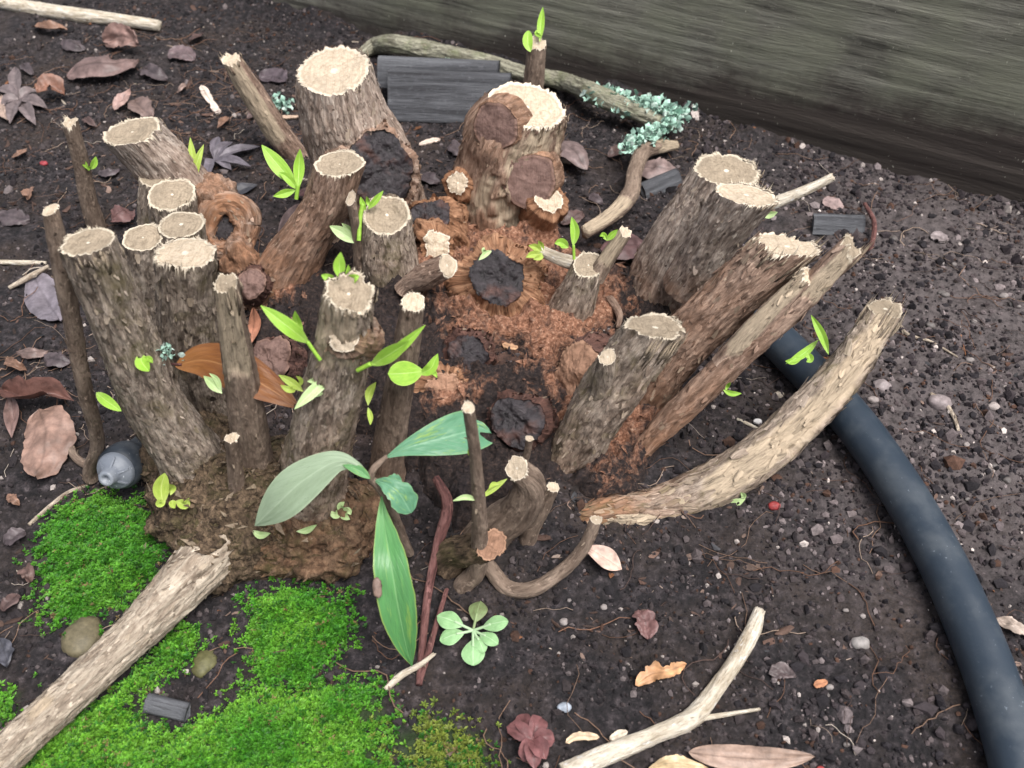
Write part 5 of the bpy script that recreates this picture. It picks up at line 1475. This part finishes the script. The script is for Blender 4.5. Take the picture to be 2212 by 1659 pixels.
# ------------------------------------------------------------------ twigs and wood lying loose
def loose_twig(name, label, pts, hw, mat, lift=.0, cat="twig", branch=None, group=None, peel=(), cut=None, ridge=.015, zs=None, flakes=10, thing=False):
    P = np.array([G(u, v) for u, v in pts]);
    hwv = np.interp(np.linspace(0, 1, len(pts)), np.linspace(0, 1, len(hw)), hw)
    R = np.array([h * depth(p) / FPX for h, p in zip(hwv, P)])
    P[:, 2] += R * .75 + lift
    if zs is not None: P = np.array([PZ(u, v, p[2] + z) for (u, v), p, z in zip(pts, P, zs)])
    else: P = np.array([PZ(u, v, p[2]) for (u, v), p in zip(pts, P)])
    t = tube(P, R, lump=.06, ridge=ridge, jag=.12, peel=peel, basecap=True, tipcap=True, step=.07)
    b = Bag(); add_tube(b, t)
    if flakes: add_flakes(b, t, flakes, .22)
    if branch:
        Q = np.array([G(u, v, .12) for u, v in branch[0]]); rq = branch[1] * depth(Q[0]) / FPX
        Q[0] = P[int(np.argmin(np.linalg.norm(P - Q[0], axis=1)))] * .3 + Q[0] * .7
        t3 = tube(Q, np.linspace(rq, rq * .5, len(Q)), lump=.05, ridge=.005, tipcap=True); add_tube(b, t3)
    if thing: return b, t
    return single(name, b, mat, label, cat, group)


loose_twig("bare_twig", "long bone white bare twig with a thin side branch lying on the soil", [(1215, 1672), (1330, 1622), (1420, 1585), (1495, 1550), (1545, 1490), (1588, 1430), (1625, 1365), (1640, 1320)],
           [21, 21, 19, 21, 18, 17, 17, 12], BARK_WHITE, branch=([(1500, 1556), (1560, 1545), (1640, 1532)], 7), lift=.05)
loose_twig("bent_twig", "crooked brown twig with peeled pale ends resting against the stump", [(1462, 314), (1420, 318), (1388, 330), (1372, 370), (1362, 418), (1325, 462), (1262, 502)], [9, 15, 16, 16, 18, 17, 14],
           BARK_SMOOTH, zs=[.4, .6, .8, 1.0, 1.2, 1.3, 1.2], peel=[((.1, -.6, .8), 80, -.1, .13, .2), ((-.2, -.5, .8), 70, .72, 1.2, .25)])
loose_twig("grey_stick", "long weathered grey stick at the far back of the soil", [(-20, 0), (60, 16), (160, 32), (250, 42), (345, 56)], [13, 15, 15, 13, 11], BARK_WHITE, flakes=20)
loose_twig("red_twig", "dark red twig curving up beside the leafy green twig", [(905, 1480), (912, 1400), (925, 1280), (945, 1180), (966, 1090), (940, 1030)], [7, 8, 9, 11, 12, 8], BARK_REDTWIG, zs=[0, 0, .1, .5, 1.2, 1.6])
loose_twig("thin_red_twig", "thin reddish brown twig under the tip of the long leaf", [(905, 1478), (925, 1410), (945, 1340), (966, 1270)], [6, 7, 6, 5], BARK_REDTWIG, zs=[0, .1, .2, .2])
loose_twig("grey_twig", "short grey twig crossing below the tip of the long leaf", [(832, 1490), (868, 1458), (905, 1438), (935, 1415)], [6, 8, 6, 4], BARK_WHITE, zs=[0, .1, .2, .2])
loose_twig("straw", "straight thin straw leaning near the black nozzle", [(62, 1134), (110, 1092), (150, 1062), (192, 1048)], [4, 5, 4, 3], BARK_PALE)
loose_twig("root_strand", "brown root strand arching over the soil under the forked stub", [(1298, 632), (1322, 650), (1338, 680), (1335, 708)], [8, 9, 8, 5], BARK_RED, zs=[.2, .5, .5, .1])
loose_twig("red_strand", "dull red strand hooked over the slate chip", [(1868, 440), (1888, 480), (1882, 530), (1862, 545)], [4, 5, 5, 3], BARK_REDTWIG, zs=[.2, .6, .6, .2])
loose_twig("dark_twig", "dark thin twig stretched between the cut stems", [(470, 552), (510, 556), (560, 552), (600, 545)], [10, 7, 5, 4], BARK_SMOOTH, zs=[2.0, 1.6, 1.2, 1.0])
loose_twig("grey_straw", "thin grey stalk lying flat at the edge of the bed", [(0, 566), (50, 568), (100, 568)], [5, 6, 4], BARK_WHITE)
loose_twig("bent_straw", "pale stalk slanting beside the mauve leaf", [(20, 622), (60, 600), (105, 575)], [5, 6, 4], BARK_PALE, zs=[.1, .3, .5])
loose_twig("pale_splinter", "pale splinter lying near the peeled stem by the hose", [(1592, 905), (1620, 918), (1648, 930)], [3, 4, 2], BARK_WHITE)
loose_twig("white_root", "thin pale root trailing over the crumbly soil by the hose", [(1900, 690), (1940, 700), (1960, 722), (2010, 738), (2070, 772)], [3, 3, 4, 3, 2], BARK_PALE)
loose_twig("pale_root", "pale kinked root below the round grey pebble", [(2010, 850), (2040, 870), (2060, 900), (2075, 945)], [4, 5, 4, 3], BARK_PALE)
loose_twig("hooked_root", "brown hooked root at the foot of the long thin stem", [(150, 960), (165, 990), (195, 1005), (208, 975), (200, 930)], [8, 9, 9, 8, 6], BARK_SMOOTH, zs=[.2, .2, .1, .3, .6])

# lichen covered stick behind the stump
ls = Thing("lichen_stick", "crooked grey green stick carrying tufts of turquoise lichen along the board", "stick", G(1150, 160))
b, t = loose_twig("", "", [(776, 118), (812, 98), (860, 96), (940, 112), (1040, 132), (1130, 158), (1215, 176), (1290, 206), (1370, 240), (1435, 268), (1470, 262)], [10, 16, 19, 18, 17, 15, 17, 20, 17, 14, 8], None,
                  zs=[.2, .5, .6, .5, .5, .5, .5, .6, .7, .8, .8], flakes=160, ridge=.05, thing=True)
Bk_l = bark_mat("bark_lichened", (0.045, 0.04, 0.03), (0.16, 0.15, 0.11), (0.36, 0.35, 0.27), green=(0.17, 0.19, 0.10), spot=.8)
b_br = tube([PZ(1440, 268, 1.5), PZ(1400, 290, 1.2), PZ(1355, 318, .8)], [.3, .26, .15], lump=.1, ridge=.03, tipcap=True); add_tube(b, b_br)
ls.part("stick", b, Bk_l)


def lichen_tuft(bag, c, n, spread, size, g, nrm=(0, -.4, .9)):
    Bm = basis(nrm)
    for _ in range(n):
        o = Bm @ (g.normal(0, 1, 3) * [spread[0], spread[1], .05]); p = np.asarray(c) + o
        a = g.uniform(0, 6.28); el = g.uniform(.2, 1.3); L = size * g.uniform(.5, 1.3)
        d = Bm @ np.array([math.cos(a) * math.cos(el), math.sin(a) * math.cos(el), math.sin(el)]); s_ = unit(np.cross(d, g.normal(0, 1, 3))); w = L * g.uniform(.35, .6)
        nn = np.cross(d, s_)
        q = [p - s_ * w * .3, p + s_ * w * .3, p + d * L * .6 + s_ * w + nn * L * .12, p + d * L * 1.05 + s_ * w * .3 + nn * L * g.uniform(-.1, .3), p + d * L * .85 - s_ * w * .25 - nn * L * .1, p + d * L * .65 - s_ * w + nn * L * .15]
        col = np.array((.46, .70, .58)) * g.uniform(.7, 1.2) if g.random() < .8 else np.array((.64, .78, .70))
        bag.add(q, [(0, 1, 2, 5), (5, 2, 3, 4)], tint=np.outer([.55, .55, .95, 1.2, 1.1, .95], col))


g = np.random.default_rng(5)
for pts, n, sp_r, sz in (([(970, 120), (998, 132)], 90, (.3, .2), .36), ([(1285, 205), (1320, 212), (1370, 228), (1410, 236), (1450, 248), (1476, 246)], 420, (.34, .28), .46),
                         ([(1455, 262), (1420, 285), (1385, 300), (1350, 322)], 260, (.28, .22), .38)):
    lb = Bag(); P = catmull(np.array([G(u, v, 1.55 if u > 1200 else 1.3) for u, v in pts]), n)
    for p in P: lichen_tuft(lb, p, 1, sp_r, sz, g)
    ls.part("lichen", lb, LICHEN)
lb = Bag(); P = G(602, 226, .4)
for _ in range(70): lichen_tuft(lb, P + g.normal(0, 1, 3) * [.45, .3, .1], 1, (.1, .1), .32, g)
single("lichen_scrap", lb, LICHEN, "loose scrap of turquoise lichen beside the tall thick stem", "lichen")
lb = Bag(); P = PD(355, 760, depth_at(STEMS['s9'], 345, 770, .5))
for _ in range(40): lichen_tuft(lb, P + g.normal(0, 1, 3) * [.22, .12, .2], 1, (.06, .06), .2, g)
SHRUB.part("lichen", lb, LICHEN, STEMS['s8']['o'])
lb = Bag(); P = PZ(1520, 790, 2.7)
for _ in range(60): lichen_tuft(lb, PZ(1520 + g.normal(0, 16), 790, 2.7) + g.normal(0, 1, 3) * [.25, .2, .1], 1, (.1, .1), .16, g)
for at in ((728, 1196, "pale turquoise lichen fleck below the reddish foot of the crown"), (860, 1462 - 110, None)):
    if at[2]:
        lb2 = Bag(); P = G(at[0], at[1], .15)
        for _ in range(16): lichen_tuft(lb2, P + g.normal(0, 1, 3) * [.14, .1, .05], 1, (.03, .03), .2, g)
        single("lichen_fleck", lb2, LICHEN, at[2], "lichen")

# grey pieces of dead board and other chips
def slab(label, u0, v0, u1, v1, hgt, thk, name="dead_wood", cat="wood", mat=CHAR, seed=11, z=0.0):
    a = G(u0, v0, z); c = G(u1, v1, z); c[2] = a[2] = min(a[2], c[2])
    return box_board(np.linalg.norm(c - a), hgt, thk, mat, name, label, cat, a, c - a, up=unit([0, .45, .9]), step=.08, seed=seed, groove=.035)


slab("large smooth grey piece of dead board lying behind the stump", 838, 262, 1100, 268, 3.0, 1.2, seed=12)
slab("ragged grey board piece on top of the smooth one, below the lichen stick", 815, 190, 1075, 196, 1.9, 1.0, seed=17, z=1.0)
slab("bluish grey flat chip half hidden by the double cut stem", 1398, 432, 1475, 402, 1.0, .4, name="slate_chip", cat="chip", seed=21)
slab("bluish grey flat chip lying beyond the torn leaning stem", 1755, 508, 1868, 506, 1.1, .4, name="slate_chip", cat="chip", seed=25)
slab("dark grey wood chip lying on the moss at the bottom", 308, 1540, 398, 1562, .55, .4, name="wood_chip", cat="chip", seed=27, z=.1)


def chip(label, pts, hw, tint, lift=.2, name="wood_chip", group=None):
    mid = [G(u, v, lift) for u, v in pts]; b = Bag()
    add_leaf(b, mid, hw * depth(mid[0]) / FPX, up=(0, -.3, 1), fold=.05, peak=.5, blunt=.3, wave=.1, tint=tint, nl=14, nw=3, thick=.08, edge=.5)
    return single(name, b, LITTER, label, "chip", group)


chip("white wood chip standing in the soil, upper of two", [(434, 184), (446, 205), (458, 222)], 9, (.66, .54, .46))
chip("white wood chip below its twin by the bare broken stem", [(455, 215), (464, 232), (472, 244)], 8, (.66, .55, .48))
chip("pale chip lying in front of the grey board", [(905, 312), (928, 304), (952, 300)], 6, (.62, .5, .42))
chip("straw coloured chip under the white bare twig", [(1222, 1604), (1248, 1590), (1295, 1592)], 9, (.58, .44, .30))
chip("ivory chip near the bend of the white bare twig", [(1318, 1596), (1338, 1586), (1356, 1580)], 8, (.68, .58, .46))
chip("tan splinter lying by the small grey board chip", [(590, 250), (620, 252), (650, 250)], 4, (.5, .36, .27))
chip("rust chip near the hose", [(1758, 1480), (1775, 1476), (1788, 1472)], 8, (.42, .19, .10))
chip("white chip between two dark stubs", [(1040, 795), (1050, 803), (1062, 812)], 4, (.5, .55, .55))
chip("orange tan chip beside the dark stub in the middle", [(1085, 742), (1100, 748), (1120, 752)], 7, (.45, .26, .15))
chip("pale chip lying at the foot of the double cut stem", [(1205, 350), (1220, 346), (1236, 350)], 6, (.5, .42, .36))
chip("pink chip beyond the sideways pale twig", [(1778, 430), (1800, 440), (1818, 452)], 16, (.30, .22, .21))
chip("mauve chip beyond the torn leaning stem", [(2010, 508), (2028, 512), (2042, 520)], 14, (.26, .22, .22))


def pebble(u, v, hw, tint, label, group=None, asp=.75, name="pebble"):
    p = G(u, v); r = hw * depth(p) / FPX
    bl = blob(p + [0, 0, r * (.25 if r < .4 else -.05)], r, r * asp, r * .6, amp=.18, freq=1.3, seg=20, fine=.02)
    b = Bag(); b.add(bl['V'], bl['F4'], None, tint=np.tile(tint, (len(bl['V']), 1)))
    return single(name, b, PEBBLE, label, name if name != "pebble" else "pebble", group)


pebble(2030, 868, 27, (.24, .20, .20), "round grey pebble on the crumbly soil beyond the hose, the largest")
pebble(1905, 832, 20, (.26, .22, .22), "pale grey pebble close to the bend of the hose")
pebble(1885, 905 - 40, 12, (.28, .24, .23), "small pebble between the peeled stem tip and the hose")
pebble(2145, 880, 13, (.36, .31, .29), "pale pebble near the far edge of the crumbly soil")
pebble(1858, 1392, 20, (.27, .25, .24), "flat grey pebble lying below the hose on dark soil")
pebble(1220, 1530, 15, (.34, .38, .44), "bluish white pebble above the straw coloured chip")
pebble(1636, 912, 10, (.68, .66, .66), "tiny round white bead beside the arching peeled stem", name="bead")
pebble(1682, 855, 12, (.46, .40, .33), "small cream pebble in front of the hose's end")
pebble(1370, 1003, 10, (.6, .46, .40), "small pink nub at the foot of the long smooth stem")
pebble(1672, 1095, 14, (.26, .035, .035), "small bright red berry on the dark soil below the peeled stem", name="berry")
pebble(95, 355, 9, (.30, .04, .05), "tiny red berry beside the thin snapped stem", name="berry")
pebble(1772, 1662, 9, (.30, .04, .04), "tiny red berry by the beige leaf", name="berry")
pebble(175, 1375, 40, (.13, .11, .065), "moss stained tan stone behind the low pale stem", asp=1.3, name="stone")
pebble(440, 1432, 26, (.11, .105, .045), "olive stained stone between two moss cushions", asp=1.2, name="stone")
g = np.random.default_rng(44)
for k in range(34):
    if k < 24: u, v = g.uniform(1850, 2200), g.uniform(480, 1260)
    else: u, v = g.uniform(1150, 1950), g.uniform(1260, 1640)
    if abs(np.interp(v, [900, 1200, 1640], [1835, 2030, 2195]) - u) < 90 : continue
    c = g.uniform(.10, .26)
    pebble(u, v, g.uniform(5, 10), (c, c * .88, c * .84), "tiny pale grit pebble lying loose in the dark soil", "tiny grit pebbles in the soil", asp=g.uniform(.6, 1))

# rosette seedling
rs = Thing("rosette_seedling", "small pale green rosette seedling with spoon shaped leaves on the soil", "seedling", G(1022, 1362))
rc_ = G(1022, 1362, .5)
for (du, dv, w, hz) in [(-78, -31, 21, .2), (-72, 22, 19, -.05), (0, 76, 25, .0), (54, 30, 15, .25), (76, -20, 18, .55), (16, -64, 21, -.1), (24, 48, 14, .15)]:
    e = G(1022 + du, 1362 + dv, .35 + hz)
    b = Bag()
    mdl = rc_ * .5 + e * .5 + [0, 0, .12]
    st_ = rc_ * .68 + e * .32 + [0, 0, .06]
    add_leaf(b, [st_ * .8 + rc_ * .2, mdl * .7 + e * .3 + [0, 0, .03], e], w * depth(rc_) / FPX, up=(0, -.15, 1), fold=-.08, peak=.58, blunt=.62, wave=.05, curl=-.12, nl=24, nw=8)
    t = tube([rc_, st_, mdl], [.05, .05, .045], seg=8, lump=.03, ridge=0, rough=.1, jag=0, tipcap=True)
    b.add(t['V'], t['F4'], t['F3'], lf=np.stack([np.zeros(len(t['V'])), np.full(len(t['V']), .1), t['bk'][:, 2]], 1))
    rs.part("leaf", b, LEAF_OLD if dv == -64 else LEAF_ROSETTE, None, 'older dull olive leaf' if dv == -64 else None)
